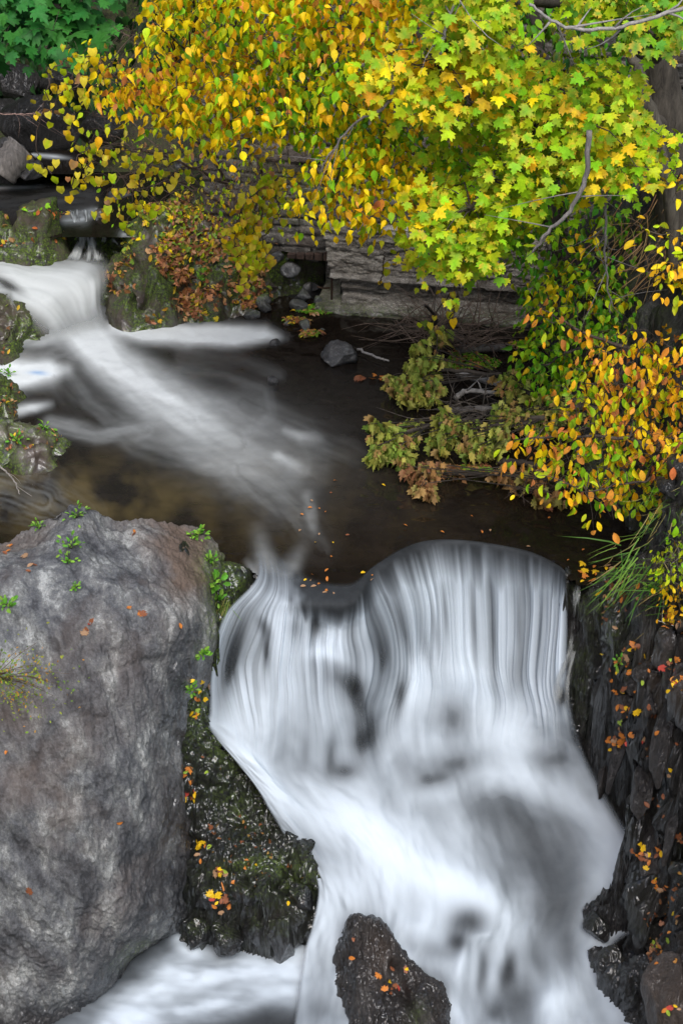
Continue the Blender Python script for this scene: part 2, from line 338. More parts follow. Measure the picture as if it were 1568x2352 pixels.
# ---- upper pool
def pool_mesh():
    xs = np.arange(-420, 2000, 4.5); ys = np.arange(560, 1455, 4.0); nx, ny = len(xs), len(ys)
    X, Y = np.meshgrid(xs, ys, indexing='ij'); px = X.ravel(); py = Y.ravel()
    V = P(px, py, np.zeros(len(px)))
    def st(pts, fl=.012, fa=.05, amp=.5, seed=0):
        s, a, t = stroke(px, py, pts); nz = fbm(np.c_[a * fl, np.abs(t) * fa * .7 + 7 * (t > 0), np.full(len(a), seed)], 3, .45); nz = np.where(np.abs(t) < 12, nz * np.abs(t) / 12, nz); return s * np.clip(1 + 1.2 * amp * nz, .1, 2)
    foam = np.zeros(len(px))
    S = [([(60, 640, 60, 1.1), (150, 700, 55, 1.5), (205, 772, 44, 1.5), (265, 838, 42, 1.25), (345, 900, 47, 1.0), (440, 958, 58, .76), (540, 1008, 72, .42), (650, 1062, 85, .16), (750, 1120, 90, .0)], .006, .035, .35),
         ([(262, 752, 14, 1.), (330, 762, 20, 1.6), (430, 768, 22, 1.6), (540, 772, 21, 1.6), (605, 768, 16, 1.2), (655, 775, 10, .1)], .006, .1, .35),
         ([(-60, 855, 34, 1.4), (40, 858, 32, 1.5), (110, 852, 26, 1.2), (150, 850, 16, .4)], .01, .05, .25),
         ([(-60, 780, 30, .7), (20, 778, 26, .65), (90, 765, 30, .7), (150, 745, 30, .8)], .012, .06, .5),
         ([(30, 944, 12, .8), (80, 936, 10, .7), (130, 925, 9, .0)], .01, .1, .4),
         ([(150, 860, 40, .1), (200, 930, 34, .08), (320, 1010, 36, .1), (480, 1050, 50, .1), (640, 1070, 60, .04)], .008, .05, .9),
         ([(120, 975, 20, .22), (220, 1000, 18, .22), (330, 985, 25, .15)], .01, .08, .7),
         ([(320, 825, 14, .1), (400, 850, 14, .09), (520, 862, 13, .08), (610, 895, 14, .1), (620, 950, 16, .09), (560, 1000, 18, .06)], .008, .08, .9),
         ([(420, 820, 20, .07), (560, 830, 20, .06), (640, 860, 14, .07)], .008, .08, .9),
         ([(640, 1048, 14, .42), (668, 1066, 14, .4), (700, 1080, 14, .1)], .02, .08, .4),
         ([(655, 990, 8, .25), (690, 1003, 10, .35), (730, 1010, 12, .1)], .02, .08, .4),
         ([(560, 930, 40, .06), (700, 1000, 40, .06), (840, 1060, 40, .02)], .008, .09, .9),
         ([(560, 1080, 50, .08), (680, 1180, 40, .06), (740, 1260, 30, .02)], .01, .09, .9),
         ([(705, 1140, 12, .12), (715, 1185, 14, .14), (722, 1230, 10, .04)], .02, .1, .5),
         ([(588, 1190, 20, .0), (600, 1255, 20, .14), (618, 1320, 24, .4)], .02, .05, .3),
         ([(700, 1235, 16, .0), (680, 1285, 18, .12), (650, 1335, 20, .4)], .02, .05, .3),
         ([(560, 1280, 8, .0), (590, 1322, 9, .3)], .02, .05, .3),
         ([(0, 1120, 60, .05), (100, 1150, 60, .06), (180, 1190, 50, .03)], .02, .2, 1.2)]
    for k, (pts, a, b, c) in enumerate(S): foam = 1 - (1 - foam) * (1 - np.clip(st(pts, a, b, c, k * 3.7), 0, 1))
    foam += .012 * sstep(0, 1, 1 - ((px - 500) / 600) ** 2) * sstep(800, 900, py) * sstep(1300, 1100, py)
    # keep the bank mound edge crisp: foam cannot lie above the mound's waterline
    tint = blob(px, py, 150, 1150, 330, 90, 5) * np.clip(.5 + fbm(np.c_[px, py, px * 0] * .012, 4), 0, 1) * 1.2
    tint += .3 * blob(px, py, 700, 1150, 400, 120) * np.clip(.3 + fbm(np.c_[px, py, px * 0 + 4] * .01, 4), 0, 1)
    A = dict(foam=np.clip(foam, 0, 1), tint=np.clip(tint, 0, 1), blue=blob(px, py, 88, 857, 20, 4.5, 3) * .6)
    V[:, 2] += .012 * fbm(np.c_[px * .02, py * .05, px * 0], 3)
    F = gridfaces(nx, ny); cx = px[F].mean(1); cy = py[F].mean(1)
    # pool stops at the crest of the fall
    lipx = [-500, 470, 520, 560, 590, 620, 655, 685, 745, 815, 860, 935, 990, 1060, 1140, 1215, 1275, 1302, 1420, 1480, 2100]
    lipy = [1300, 1300, 1300, 1306, 1325, 1338, 1352, 1374, 1387, 1382, 1328, 1288, 1266, 1262, 1272, 1289, 1316, 1338, 1360, 1330, 1330]
    F = F[cy < np.interp(cx, lipx, lipy) - 9 * (cx > 570) * (cx < 1320)]; V[:, 2] -= .02 * sstep(40, 14, np.interp(px, lipx, lipy) - py) * sstep(570, 600, px) * sstep(1318, 1300, px)
    up = ~((cx < 300) & (cy < 640)); V, F, A = compact(V, F, A)
    return prop(reg(mesh_obj('pool_water', V, F, M['pool'], None, A, True, (0, 0, 0))), kind='structure')
pool_mesh()

# ---- flowing sheets: rows of stations across the flow, each (px, py, z)
def flow(name, rows, nu, nv, mat, foamf, ridge=.03, edge=(.06, .06), ends=(.05, .0), label=None, fu=40):
    R = np.array(rows, float); nr, nc, _ = R.shape; W = P(R[..., 0], R[..., 1], R[..., 2])
    A = np.stack([curve(W[i], nu) for i in range(nr)]); B = np.stack([curve(A[:, j], nv) for j in range(nu)], 0)   # nu, nv, 3
    u = np.linspace(0, 1, nu)[:, None] * np.ones((1, nv)); v = np.ones((nu, 1)) * np.linspace(0, 1, nv)[None]
    V = B.reshape(-1, 3); n = np.cross(np.gradient(B, axis=0).reshape(-1, 3), np.gradient(B, axis=1).reshape(-1, 3)); n /= np.linalg.norm(n, axis=1)[:, None] + 1e-9
    n *= np.sign((n * (CAM - V)).sum(1).mean())
    px, py = proj(V); uf, vf = u.ravel(), v.ravel()
    foam, al, h = foamf(px, py, uf, vf)
    ed = sstep(0, edge[0], uf) * sstep(0, edge[1], 1 - uf) if edge[0] > 0 else 1
    al = al * ed * (sstep(0, ends[0], vf) if ends[0] else 1) * (sstep(0, ends[1], 1 - vf) if ends[1] else 1)
    V = V + n * (h * ridge)[:, None]
    return mesh_obj(name, V, gridfaces(nu, nv), mat, None, dict(foam=np.clip(foam, 0, 1), alpha=np.clip(al, 0, 1), tint=np.zeros(len(V)), blue=np.zeros(len(V))), True, (0, 0, 0))
ROWS = [
 [(575,1225,.01),(600,1225,.01),(640,1235,.01),(690,1270,.01),(740,1300,.01),(800,1310,.01),(860,1285,.01),(920,1245,.01),(980,1235,.01),(1060,1238,.01),(1140,1248,.01),(1220,1264,.01),(1280,1292,.01),(1310,1315,.01)],
 [(590,1320,.0),(620,1335,.0),(655,1350,.0),(685,1370,.0),(745,1383,.0),(815,1378,.0),(860,1323,.0),(935,1283,.0),(990,1260,.0),(1060,1256,.0),(1140,1266,.0),(1215,1283,.0),(1275,1310,.0),(1302,1333,.0)],
 [(512,1415,-.3),(575,1415,-.25),(640,1420,-.2),(690,1430,-.25),(745,1445,-.35),(815,1445,-.35),(890,1400,-.4),(960,1390,-.52),(1010,1380,-.58),(1070,1380,-.63),(1145,1390,-.63),(1215,1400,-.58),(1268,1410,-.5),(1306,1420,-.4)],
 [(482,1530,-.75),(545,1530,-.75),(620,1540,-.7),(680,1530,-.65),(745,1520,-.6),(830,1520,-.65),(915,1520,-1.0),(965,1510,-1.15),(1015,1520,-1.2),(1075,1530,-1.28),(1145,1540,-1.28),(1205,1550,-1.22),(1255,1555,-1.1),(1308,1560,-.95)],
 [(478,1630,-1.1),(545,1640,-1.15),(615,1650,-1.15),(680,1640,-1.1),(750,1630,-1.05),(830,1630,-1.1),(905,1620,-1.3),(965,1600,-1.3),(1020,1610,-1.35),(1080,1620,-1.4),(1145,1630,-1.45),(1210,1640,-1.45),(1265,1650,-1.4),(1320,1650,-1.35)],
 [(478,1672,-1.22),(560,1730,-1.45),(620,1760,-1.6),(690,1760,-1.6),(760,1770,-1.65),(840,1750,-1.6),(905,1730,-1.6),(970,1710,-1.55),(1030,1710,-1.6),(1090,1715,-1.65),(1150,1720,-1.7),(1220,1730,-1.75),(1290,1740,-1.75),(1352,1750,-1.75)],
 [(575,1790,-1.65),(640,1840,-1.85),(700,1860,-1.95),(760,1860,-1.95),(820,1860,-1.95),(880,1850,-1.9),(940,1830,-1.9),(1000,1815,-1.9),(1055,1810,-1.9),(1115,1810,-1.95),(1180,1815,-2.0),(1250,1825,-2.05),(1320,1840,-2.1),(1410,1850,-2.1)],
 [(640,1905,-2.05),(715,1950,-2.15),(780,1965,-2.2),(830,1965,-2.2),(880,1965,-2.2),(930,1960,-2.2),(980,1950,-2.2),(1040,1935,-2.25),(1100,1925,-2.3),(1160,1925,-2.35),(1230,1930,-2.4),(1300,1940,-2.4),(1370,1950,-2.4),(1470,1955,-2.35)],
 [(725,2030,-2.42),(765,2070,-2.5),(810,2085,-2.5),(860,2090,-2.5),(905,2095,-2.5),(960,2095,-2.5),(1020,2090,-2.5),(1080,2080,-2.5),(1140,2060,-2.5),(1200,2050,-2.6),(1260,2045,-2.6),(1330,2045,-2.6),(1410,2050,-2.6),(1520,2100,-2.6)],
 [(700,2180,-2.88),(745,2190,-2.85),(800,2200,-2.8),(850,2205,-2.78),(900,2205,-2.75),(955,2200,-2.7),(1010,2195,-2.7),(1070,2190,-2.7),(1130,2180,-2.75),(1190,2170,-2.8),(1250,2160,-2.85),(1300,2160,-2.85),(1350,2165,-2.85),(1410,2180,-2.85)],
 [(680,2290,-3.0),(740,2300,-3.0),(790,2310,-3.0),(850,2310,-3.0),(900,2310,-3.0),(960,2310,-2.98),(1020,2310,-2.95),(1080,2310,-2.95),(1140,2310,-2.97),(1200,2310,-2.99),(1260,2310,-2.99),(1320,2310,-2.99),(1380,2310,-2.99),(1460,2310,-3.0)],
 [(660,2440,-3.0),(730,2440,-3.0),(790,2440,-3.0),(850,2440,-3.0),(900,2440,-3.0),(960,2440,-3.0),(1020,2440,-3.0),(1080,2440,-3.),(1140,2440,-3.),(1200,2440,-3.0),(1260,2440,-3.0),(1320,2440,-3.0),(1400,2440,-3.0),(1500,2440,-3.0)]]
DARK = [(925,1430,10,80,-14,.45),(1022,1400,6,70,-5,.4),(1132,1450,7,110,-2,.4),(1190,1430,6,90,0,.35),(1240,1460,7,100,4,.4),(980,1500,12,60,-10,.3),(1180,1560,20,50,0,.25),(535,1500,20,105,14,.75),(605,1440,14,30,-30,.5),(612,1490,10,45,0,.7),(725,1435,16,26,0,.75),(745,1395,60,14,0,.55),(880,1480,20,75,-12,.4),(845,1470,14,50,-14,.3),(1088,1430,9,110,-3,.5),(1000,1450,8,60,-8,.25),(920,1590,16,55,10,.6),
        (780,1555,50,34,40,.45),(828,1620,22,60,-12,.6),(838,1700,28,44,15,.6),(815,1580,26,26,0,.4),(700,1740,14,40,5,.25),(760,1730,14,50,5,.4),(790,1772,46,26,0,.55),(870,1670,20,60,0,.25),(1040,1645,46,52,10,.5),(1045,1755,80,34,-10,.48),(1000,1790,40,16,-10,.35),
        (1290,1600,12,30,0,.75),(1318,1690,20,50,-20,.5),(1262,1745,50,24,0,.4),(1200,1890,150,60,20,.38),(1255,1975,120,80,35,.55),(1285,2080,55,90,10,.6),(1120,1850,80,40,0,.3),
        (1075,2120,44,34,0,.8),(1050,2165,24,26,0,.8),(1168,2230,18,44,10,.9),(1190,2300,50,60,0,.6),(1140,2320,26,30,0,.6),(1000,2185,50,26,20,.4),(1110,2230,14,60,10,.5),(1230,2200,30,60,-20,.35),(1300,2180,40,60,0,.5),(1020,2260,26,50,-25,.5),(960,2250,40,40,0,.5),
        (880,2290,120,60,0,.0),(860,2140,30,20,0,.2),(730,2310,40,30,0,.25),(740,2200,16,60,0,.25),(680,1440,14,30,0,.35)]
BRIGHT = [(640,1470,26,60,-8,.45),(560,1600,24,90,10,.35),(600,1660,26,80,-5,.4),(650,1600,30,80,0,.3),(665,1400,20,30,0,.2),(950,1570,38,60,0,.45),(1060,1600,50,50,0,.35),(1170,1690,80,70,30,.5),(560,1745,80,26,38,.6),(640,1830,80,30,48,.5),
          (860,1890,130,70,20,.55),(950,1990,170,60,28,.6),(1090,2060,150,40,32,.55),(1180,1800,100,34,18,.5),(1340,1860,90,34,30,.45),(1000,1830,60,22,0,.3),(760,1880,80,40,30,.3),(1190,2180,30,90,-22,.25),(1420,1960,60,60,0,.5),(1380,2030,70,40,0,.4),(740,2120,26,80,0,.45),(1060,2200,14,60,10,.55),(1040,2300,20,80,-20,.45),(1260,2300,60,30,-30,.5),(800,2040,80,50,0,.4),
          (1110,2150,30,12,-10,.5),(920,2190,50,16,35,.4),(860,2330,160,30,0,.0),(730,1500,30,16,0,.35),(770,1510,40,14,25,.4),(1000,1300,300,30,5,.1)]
def falls_foam(px, py, u, v):
    wob = fbm(np.c_[u * 4, v * 3.5, u * 0], 3) * .035 * sstep(.1, .4, v) + fbm(np.c_[u * 16, v * 5, u * 0 + 21], 2) * .007 * sstep(.1, .3, v)
    s1 = fbm(np.c_[(u + wob) * 34, v * 1.6, u * 0], 3, .55); s2 = fbm(np.c_[(u + wob) * 80, v * 1.6, u * 0 + 3], 2, .5); s3 = fbm(np.c_[(u + wob) * 260, v * 3.0, u * 0 + 7], 2, .6)
    top = sstep(.50, .22, v); vt = sstep(.095, .2, v)
    base = .60 + .05 * top + .0 * sstep(.25, .5, v)
    soft = fbm(np.c_[u * 4.5 + .3 * v, v * 4.5, u * 0 + 9], 4, .55)
    f = base + top * (.55 + .9 * np.clip(.5 + fbm(np.c_[u * 6, v * 2, u * 0 + 13], 2), 0, 1)) * (.27 * s1 + .11 * s2 * sstep(.4, .15, v) + .07 * s3 * sstep(.3, .12, v)) + (1 - top) * (.22 * soft + .14 * fbm(np.c_[(u + wob) * 12, v * 3.2, u * 0 + 41], 3, .5))
    br = np.zeros(len(px))
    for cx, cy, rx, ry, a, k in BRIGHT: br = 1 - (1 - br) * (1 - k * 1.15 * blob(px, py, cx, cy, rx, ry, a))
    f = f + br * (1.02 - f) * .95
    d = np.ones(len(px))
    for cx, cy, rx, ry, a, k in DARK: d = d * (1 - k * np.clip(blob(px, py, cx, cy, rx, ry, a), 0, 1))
    # glassy dark water bending over the crest
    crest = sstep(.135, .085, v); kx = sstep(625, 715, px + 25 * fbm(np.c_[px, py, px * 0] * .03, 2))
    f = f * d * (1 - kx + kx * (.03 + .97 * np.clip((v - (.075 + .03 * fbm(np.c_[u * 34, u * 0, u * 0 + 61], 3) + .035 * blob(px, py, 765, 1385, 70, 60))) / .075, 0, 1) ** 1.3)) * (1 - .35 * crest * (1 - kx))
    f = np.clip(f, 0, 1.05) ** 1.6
    al = np.clip(f * 4.5, 0, 1); al = np.maximum(al, sstep(.45, .6, v)); al = np.maximum(al, sstep(.03, .05 + .04 * (1 - kx), v) * sstep(.34, .2, v))
    crest_a = sstep(.03, .05, v) ; al = al * (crest_a * kx + sstep(.03, .1, v) * (1 - kx))
    h = top * vt * (1.1 * s1 + .5 * s2 + .12 * s3) * .8 + (1 - top) * (1.8 * soft + 1.6 * (br - .3))
    return f, al, h
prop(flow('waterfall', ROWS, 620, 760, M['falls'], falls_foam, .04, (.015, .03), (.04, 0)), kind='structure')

# rock under the falls
def falls_bed():
    R = np.array(ROWS); R = np.concatenate([R[:, :1] + np.array([-90, 0, 0]), R, R[:, -1:] + np.array([90, 0, 0])], 1)
    W = P(R[..., 0], R[..., 1], R[..., 2] * 1.0 - .02); W[..., 1] += .10; W[..., 2] -= .09; W[6:, :, 2] -= .22
    nu, nv = 260, 300
    A = np.stack([curve(W[i], nu) for i in range(len(W))]); B = np.stack([curve(A[:, j], nv) for j in range(nu)], 0); V = B.reshape(-1, 3)
    n = np.cross(np.gradient(B, axis=0).reshape(-1, 3), np.gradient(B, axis=1).reshape(-1, 3)); n /= np.linalg.norm(n, axis=1)[:, None]; n *= -1 if n[:, 1].mean() > 0 else 1
    f1, f2, idr = worley(V * np.array([5, 5, 5.])); d = (.05 * idr + .04 * fbm(V * 5, 4)) ; V = V + n * (d - .04)[:, None]
    return prop(reg(mesh_obj('riverbed', V, gridfaces(nu, nv), M['wetrock'], None, dict(wet=np.ones(len(V)), moss=np.clip(.2 * fbm(V * 2, 3), 0, 1), brown=np.zeros(len(V))), True, (0, 0, 0))), kind='structure')
falls_bed()

# ---- lower pool
def lower_pool():
    xs = np.arange(-300, 1900, 6.); ys = np.arange(1960, 2700, 5.); X, Y = np.meshgrid(xs, ys, indexing='ij'); px = X.ravel(); py = Y.ravel(); V = P(px, py, px * 0 - 3.12)
    S = [([(300, 2330, 50, .9), (420, 2250, 60, 1.), (560, 2240, 50, 1.), (680, 2230, 60, 1.)], .015, .05, .5), ([(200, 2400, 60, .9), (380, 2310, 50, .9), (560, 2290, 45, 1.), (720, 2240, 50, 1.), (760, 2330, 40, .9)], .015, .05, .5),
         ([(440, 2190, 25, .6), (410, 2160, 18, .7)], .03, .06, .6), ([(1400, 2150, 60, .8), (1440, 2300, 70, .9), (1300, 2330, 60, .9), (1250, 2400, 60, .9)], .01, .05, .3),
         ([(740, 2200, 30, .9), (780, 2360, 50, .6)], .02, .06, .4), ([(1390, 2090, 60, .9), (1480, 2120, 50, .9)], .02, .06, .4)]
    foam = np.zeros(len(px))
    for k, (pts, a, b, c) in enumerate(S):
        s, al, t = stroke(px, py, pts); foam = 1 - (1 - foam) * (1 - np.clip(s * (1 + c * fbm(np.c_[px * .012, py * .03, al * 0 + k], 3, .5)), 0, 1))
    foam *= 1 - .85 * blob(px, py, 600, 2345, 110, 34); foam *= np.clip(.9 - .45 * sstep(-.2, .8, fbm(np.c_[px * .006, py * .016, px * 0], 3, .5)), 0, 1)
    V[:, 2] += foam * .03 + .015 * fbm(np.c_[px, py, px * 0] * .02, 3)
    return prop(reg(mesh_obj('lower_pool_water', V, gridfaces(len(xs), len(ys)), M['falls'], None, dict(foam=foam, alpha=np.ones(len(px)), tint=px * 0, blue=px * 0), True, (0, 0, 0))), kind='structure')
lower_pool()
# ---------------------------------------------------------------- rocks
def facet(V, k):
    f1, f2, i = worley(V * k); return (i - .5) * sstep(0, .3, f2 - f1) + .5 * (1 - sstep(0, .15, f2 - f1))
def strata(V, a=(.2, -.65, -.73), k=(3.5, 3.5, .9)):
    a = np.array(a) / np.linalg.norm(a); b = np.cross(a, (0, 0, 1)); b /= np.linalg.norm(b); c = np.cross(a, b)
    return np.c_[V @ b * k[0], V @ c * k[1], V @ a * k[2]]
BCTRL = [(-330,1330,.1),(-150,1290,.2),(0,1275,.22),(55,1245,.38),(108,1204,.72),(175,1192,.9),(238,1212,.85),(285,1232,.58),(330,1220,.62),(400,1218,.58),(440,1246,.38),(478,1268,.22),
 (-150,1400,.5),(0,1400,.62),(180,1400,.7),(300,1400,.54),(450,1400,.26),(440,1500,-.12),(0,1500,.3),(150,1480,.42),(300,1490,.3),
 (-200,1600,.1),(0,1600,.08),(180,1600,.12),(300,1600,-.07),(395,1610,-.32),(380,1700,-.5),(-200,1800,-.5),(0,1800,-.5),(180,1800,-.55),(300,1800,-.82),(372,1800,-.93),(378,1900,-1.31),(-200,2000,-1.2),(0,2000,-1.2),(180,2000,-1.3),(300,2000,-1.62),(378,2000,-1.81),
 (0,2200,-1.9),(100,2250,-2.32),(200,2200,-2.2),(300,2110,-2.45),(-200,2200,-1.9),(-200,2450,-2.8),(0,2380,-2.6),(60,2440,-3.05),(195,2345,-3.12),(290,2225,-3.13),(378,2060,-2.3),(378,2110,-2.75),(355,2160,-3.15),(250,2300,-3.4),(330,2210,-3.4)]
sub = lambda L, d=.4: [tuple(P(x, y, z) - np.array([0, 0, d])) for x, y, z in L]
bback = [tuple(P(x, y, z) + np.array([0, .45, -.75 - z * .2])) for x, y, z in BCTRL[2:12]]
def bdisp(V, px, py):
    s = strata(V, (.35, -.5, -.8), (1, 1, .42)); dg = V @ np.array([.62, .45, .64]); big = fbm(s * 1.1, 4) * .07 + .05 * fbm(np.c_[dg * 2.4, V @ np.array([-.6, .7, .1]) * .6, V[:, 2] * .3], 3)
    f1, f2, i = worley(s * np.array([1.7, 1.7, 1.7]) + fbm(V * 2, 2)[:, None] * .3)
    gro = -.05 * blob(px, py, 250, 1395, 170, 14, -8) - .06 * blob(px, py, 270, 1540, 130, 12, -15) - .07 * blob(px, py, 60, 1520, 90, 22, -8) - .05 * blob(px, py, 310, 1425, 12, 60, 20) - .05 * blob(px, py, 330, 1515, 60, 14, 15) + .05 * blob(px, py, 60, 1470, 120, 26, -14) + .05 * blob(px, py, 370, 1480, 60, 30, -40)
    return big + .02 * (ridged(s * 2.2, 4) - .6) + .02 * (i - .5) * sstep(0, .12, f2 - f1) + .016 * ridged(strata(V, (.3, -.5, -.8), (9, 9, 2.2)), 3) + .009 * fbm(V * 26, 3) - .03 * facet(s, 2.3) * .8 - .008 * facet(s, 6) + .6 * gro
def battr(V, n, px, py):
    nz = fbm(V * 3, 4) * .5
    wet = sstep(330, 440, px + 60 * nz + .03 * (py - 1500)) * sstep(1420, 1600, py); wet = np.maximum(wet, sstep(-2.6, -2.95, V[:, 2] + .2 * nz))
    wet = np.maximum(wet, .8 * blob(px, py, 455, 1480, 30, 120)) + .25 * blob(px, py, 20, 1630, 60, 14) 
    br = (1.1 * blob(px, py, 400, 1240, 100, 45, 20) + 1. * blob(px, py, 430, 1310, 40, 60, 60) + .8 * blob(px, py, 440, 1340, 40, 60) + .5 * blob(px, py, 30, 1255, 90, 20, -20)) * np.clip(.8 + 1.6 * nz, 0, 1.3) + .5 * blob(px, py, 120, 1820, 90, 160, -20) * np.clip(.6 + 2 * nz, 0, 1) + .35 * blob(px, py, 20, 1600, 60, 60)
    moss = 1.0 * blob(px, py, 500, 1300, 40, 40) + .6 * blob(px, py, 300, 2190, 60, 20, -30) * (.5 + nz) + .8 * blob(px, py, 490, 1400, 20, 90)
    return dict(wet=wet, brown=br, moss=moss)
def boulder_mesh():
    T = np.array([0, .28, .46, .60, .72, .83, .92, 1.0]); rec = np.array([.05, 0, .02, .06, .14, .28, .5, .9])
    top = [(-330, 1330, .1), (-60, 1292, .24), (60, 1236, .45), (175, 1188, .9), (262, 1212, .72), (340, 1214, .62), (420, 1228, .46), (490, 1278, .16)]
    W = [[P(x, y, z) + np.array([0, .7, -1.2 - z]) for x, y, z in top], [P(x, y, z) + np.array([0, .22, -.16]) for x, y, z in top], [P(x, y, z) for x, y, z in top]]
    for py, y0, xr, k in [(1300, 12.75, 490, 1.05), (1400, 12.3, 462, .6), (1500, 12.0, 448, .72), (1620, 11.7, 418, .85), (1750, 11.45, 400, .95), (1900, 11.2, 398, 1.), (2050, 11.0, 405, 1.), (2130, 10.95, 385, .98), (2210, 10.88, 315, .88), (2290, 10.8, 245, .7), (2370, 10.72, 180, .5), (2470, 10.65, 90, .4)]:
        W.append([PY(-330 + (xr + 330) * t, py + 22 * (t < .3) * (py < 1450) + (1 - t) * (60 if py > 2000 else 0), y0 + r * k) for t, r in zip(T, rec)])
    W = [w_ + [w_[-1] + np.array([.06, .4, -.5]), w_[-1] + np.array([.0, .9, -1.3])] for w_ in W]; W = np.array(W); nu, nv = 420, 560
    A = np.stack([curve(W[i], nu) for i in range(len(W))]); B = np.stack([curve(A[:, j], nv) for j in range(nu)], 0); V = B.reshape(-1, 3)
    n = np.cross(np.gradient(B, axis=0).reshape(-1, 3), np.gradient(B, axis=1).reshape(-1, 3)); n /= np.linalg.norm(n, axis=1)[:, None] + 1e-9; n *= np.sign((n * (CAM - V)).sum(1).mean())
    px, py = proj(V); V = V + n * bdisp(V, px, py)[:, None]; px, py = proj(V); At = {k: np.clip(a, 0, 1) for k, a in battr(V, n, px, py).items()}
    return reg(mesh_obj('boulder', V, gridfaces(nu, nv), M['boulder'], None, At))
bo = boulder_mesh()
prop(bo, 'huge smooth grey boulder filling the lower left beside the waterfall', 'boulder')
LCTRL = [(470,1290,.02),(520,1290,.06),(575,1312,-.02),(480,1400,-.1),(535,1400,-.27),(455,1500,-.45),(500,1490,-.62),(425,1600,-.8),(488,1600,-1.05),(400,1700,-1.15),(478,1685,-1.27),(540,1740,-1.6),(590,1800,-1.85),(640,1880,-2.15),(420,1800,-1.6),(500,1800,-1.72),(420,1950,-2.3),(520,1900,-2.1),(600,1925,-2.3),
 (450,2050,-2.5),(500,2010,-2.28),(560,1975,-2.14),(640,1948,-2.2),(690,1965,-2.25),(735,2005,-2.38),(600,2050,-2.3),(600,2120,-2.55),(520,2110,-2.62),(460,2130,-2.85),(430,2185,-3.25),(520,2175,-3.1),(600,2235,-3.25),(690,2190,-3.25),(715,2100,-2.75),(690,2060,-2.4),(660,2130,-2.55),(740,2200,-3.2),(380,1650,-.9),(390,1900,-2.1),(400,2100,-2.9),(395,1780,-1.5)]
def ldisp(V, px, py):
    s = strata(V, (.1, -.4, -.9), (3.2, 3.2, 1.5)); f1, f2, i = worley(s + fbm(V * 2, 3)[:, None] * .4)
    k = sstep(1850, 1950, py); j = sstep(1300, 1420, py) * .8 + .2; return j * ((.10 + .08 * k) * (i - .5) * sstep(0, .2, f2 - f1) - .05 * (1 - sstep(0, .12, f2 - f1)) + (.05 + .05 * k) * fbm(V * 3.4, 5) + .04 * ridged(strata(V, (.1, -.4, -.9), (14, 14, 5)), 3) + .012 * fbm(V * 34, 3) - .03 * facet(V, 11))
def lattr(V, n, px, py):
    nz = fbm(V * 3, 4)
    moss = 1.2 * blob(px, py, 530, 1330, 60, 50) + 1.3 * blob(px, py, 490, 1420, 60, 110, 10) + 1.5 * blob(px, py, 462, 1580, 50, 110, 10) + .9 * blob(px, py, 500, 1720, 30, 60, -30) + .55 * blob(px, py, 550, 1830, 60, 90, -30) + .9 * blob(px, py, 560, 1990, 90, 18, -10) + .9 * blob(px, py, 680, 2010, 60, 40, 20) + .25 * blob(px, py, 620, 2060, 90, 30)
    return dict(wet=np.ones(len(V)) * .95, moss=moss * np.clip(.85 + nz, 0, 1.4) + .08, brown=.25 * blob(px, py, 640, 2130, 60, 60) + .2 * blob(px, py, 440, 1300, 60, 60))
prop(patch('mossy_ledge', LCTRL, [tuple(P(480, 1290, 0) + np.array([0, .5, -.6])), tuple(P(570, 1300, 0) + np.array([0, .5, -.6]))], .013, ldisp, M['wetrock'], lattr, .1, 12.0, poly=[P(440, 1290, 0) + np.array([0, .5, 0]), P(570, 1300, 0) + np.array([0, .5, 0]), (578,1315,-.03),(535,1400,-.27),(500,1490,-.62),(485,1600,-1.05),(475,1685,-1.27),(540,1740,-1.6),(590,1800,-1.85),(640,1880,-2.15),(690,1945,-2.2),(738,2005,-2.38),(715,2100,-2.75),(700,2200,-3.4),(610,2260,-3.5),(520,2215,-3.45),(430,2220,-3.45),(370,2130,-3.3),(370,1900,-2.1),(370,1780,-1.5),(360,1650,-.9),(390,1500,-.4),(420,1400,-.1)]), kind='structure')
CCTRL = [(1302,1335,-.02),(1360,1350,-.01),(1400,1322,.06),(1480,1290,.3),(1568,1290,.75),(1700,1290,1.3),(1330,1420,-.4),(1420,1400,-.12),(1500,1400,.25),(1568,1430,.65),(1720,1450,1.3),
 (1312,1500,-.85),(1400,1500,-.45),(1480,1500,-.05),(1568,1560,.3),(1740,1600,.9),(1318,1620,-1.3),(1350,1600,-1.05),(1400,1620,-.85),(1480,1650,-.5),(1568,1700,-.2),(1740,1750,.4),
 (1345,1710,-1.7),(1380,1720,-1.45),(1450,1760,-1.1),(1568,1820,-.75),(1740,1900,-.1),(1375,1800,-2.0),(1420,1850,-1.85),(1500,1900,-1.45),(1568,1960,-1.25),(1740,2050,-.6),
 (1440,1900,-2.35),(1455,1965,-2.5),(1425,2000,-2.6),(1500,2020,-2.05),(1568,2080,-1.75),(1740,2200,-1.1),(1450,2060,-2.8),(1510,2110,-2.78),(1568,2150,-2.3),(1500,2190,-2.6),
 (1330,2105,-2.85),(1385,2095,-2.6),(1450,2150,-2.78),(1360,2180,-2.72),(1335,2180,-2.98),(1400,2230,-2.72),(1390,2290,-3.05),(1440,2250,-2.62),(1480,2240,-2.5),(1568,2220,-2.15),(1568,2352,-2.4),(1490,2352,-2.75),(1440,2352,-3.05),(1740,2352,-1.6),(1460,2450,-3.1),(1650,2450,-2.4)]
SD = (.17, -.62, -.75)
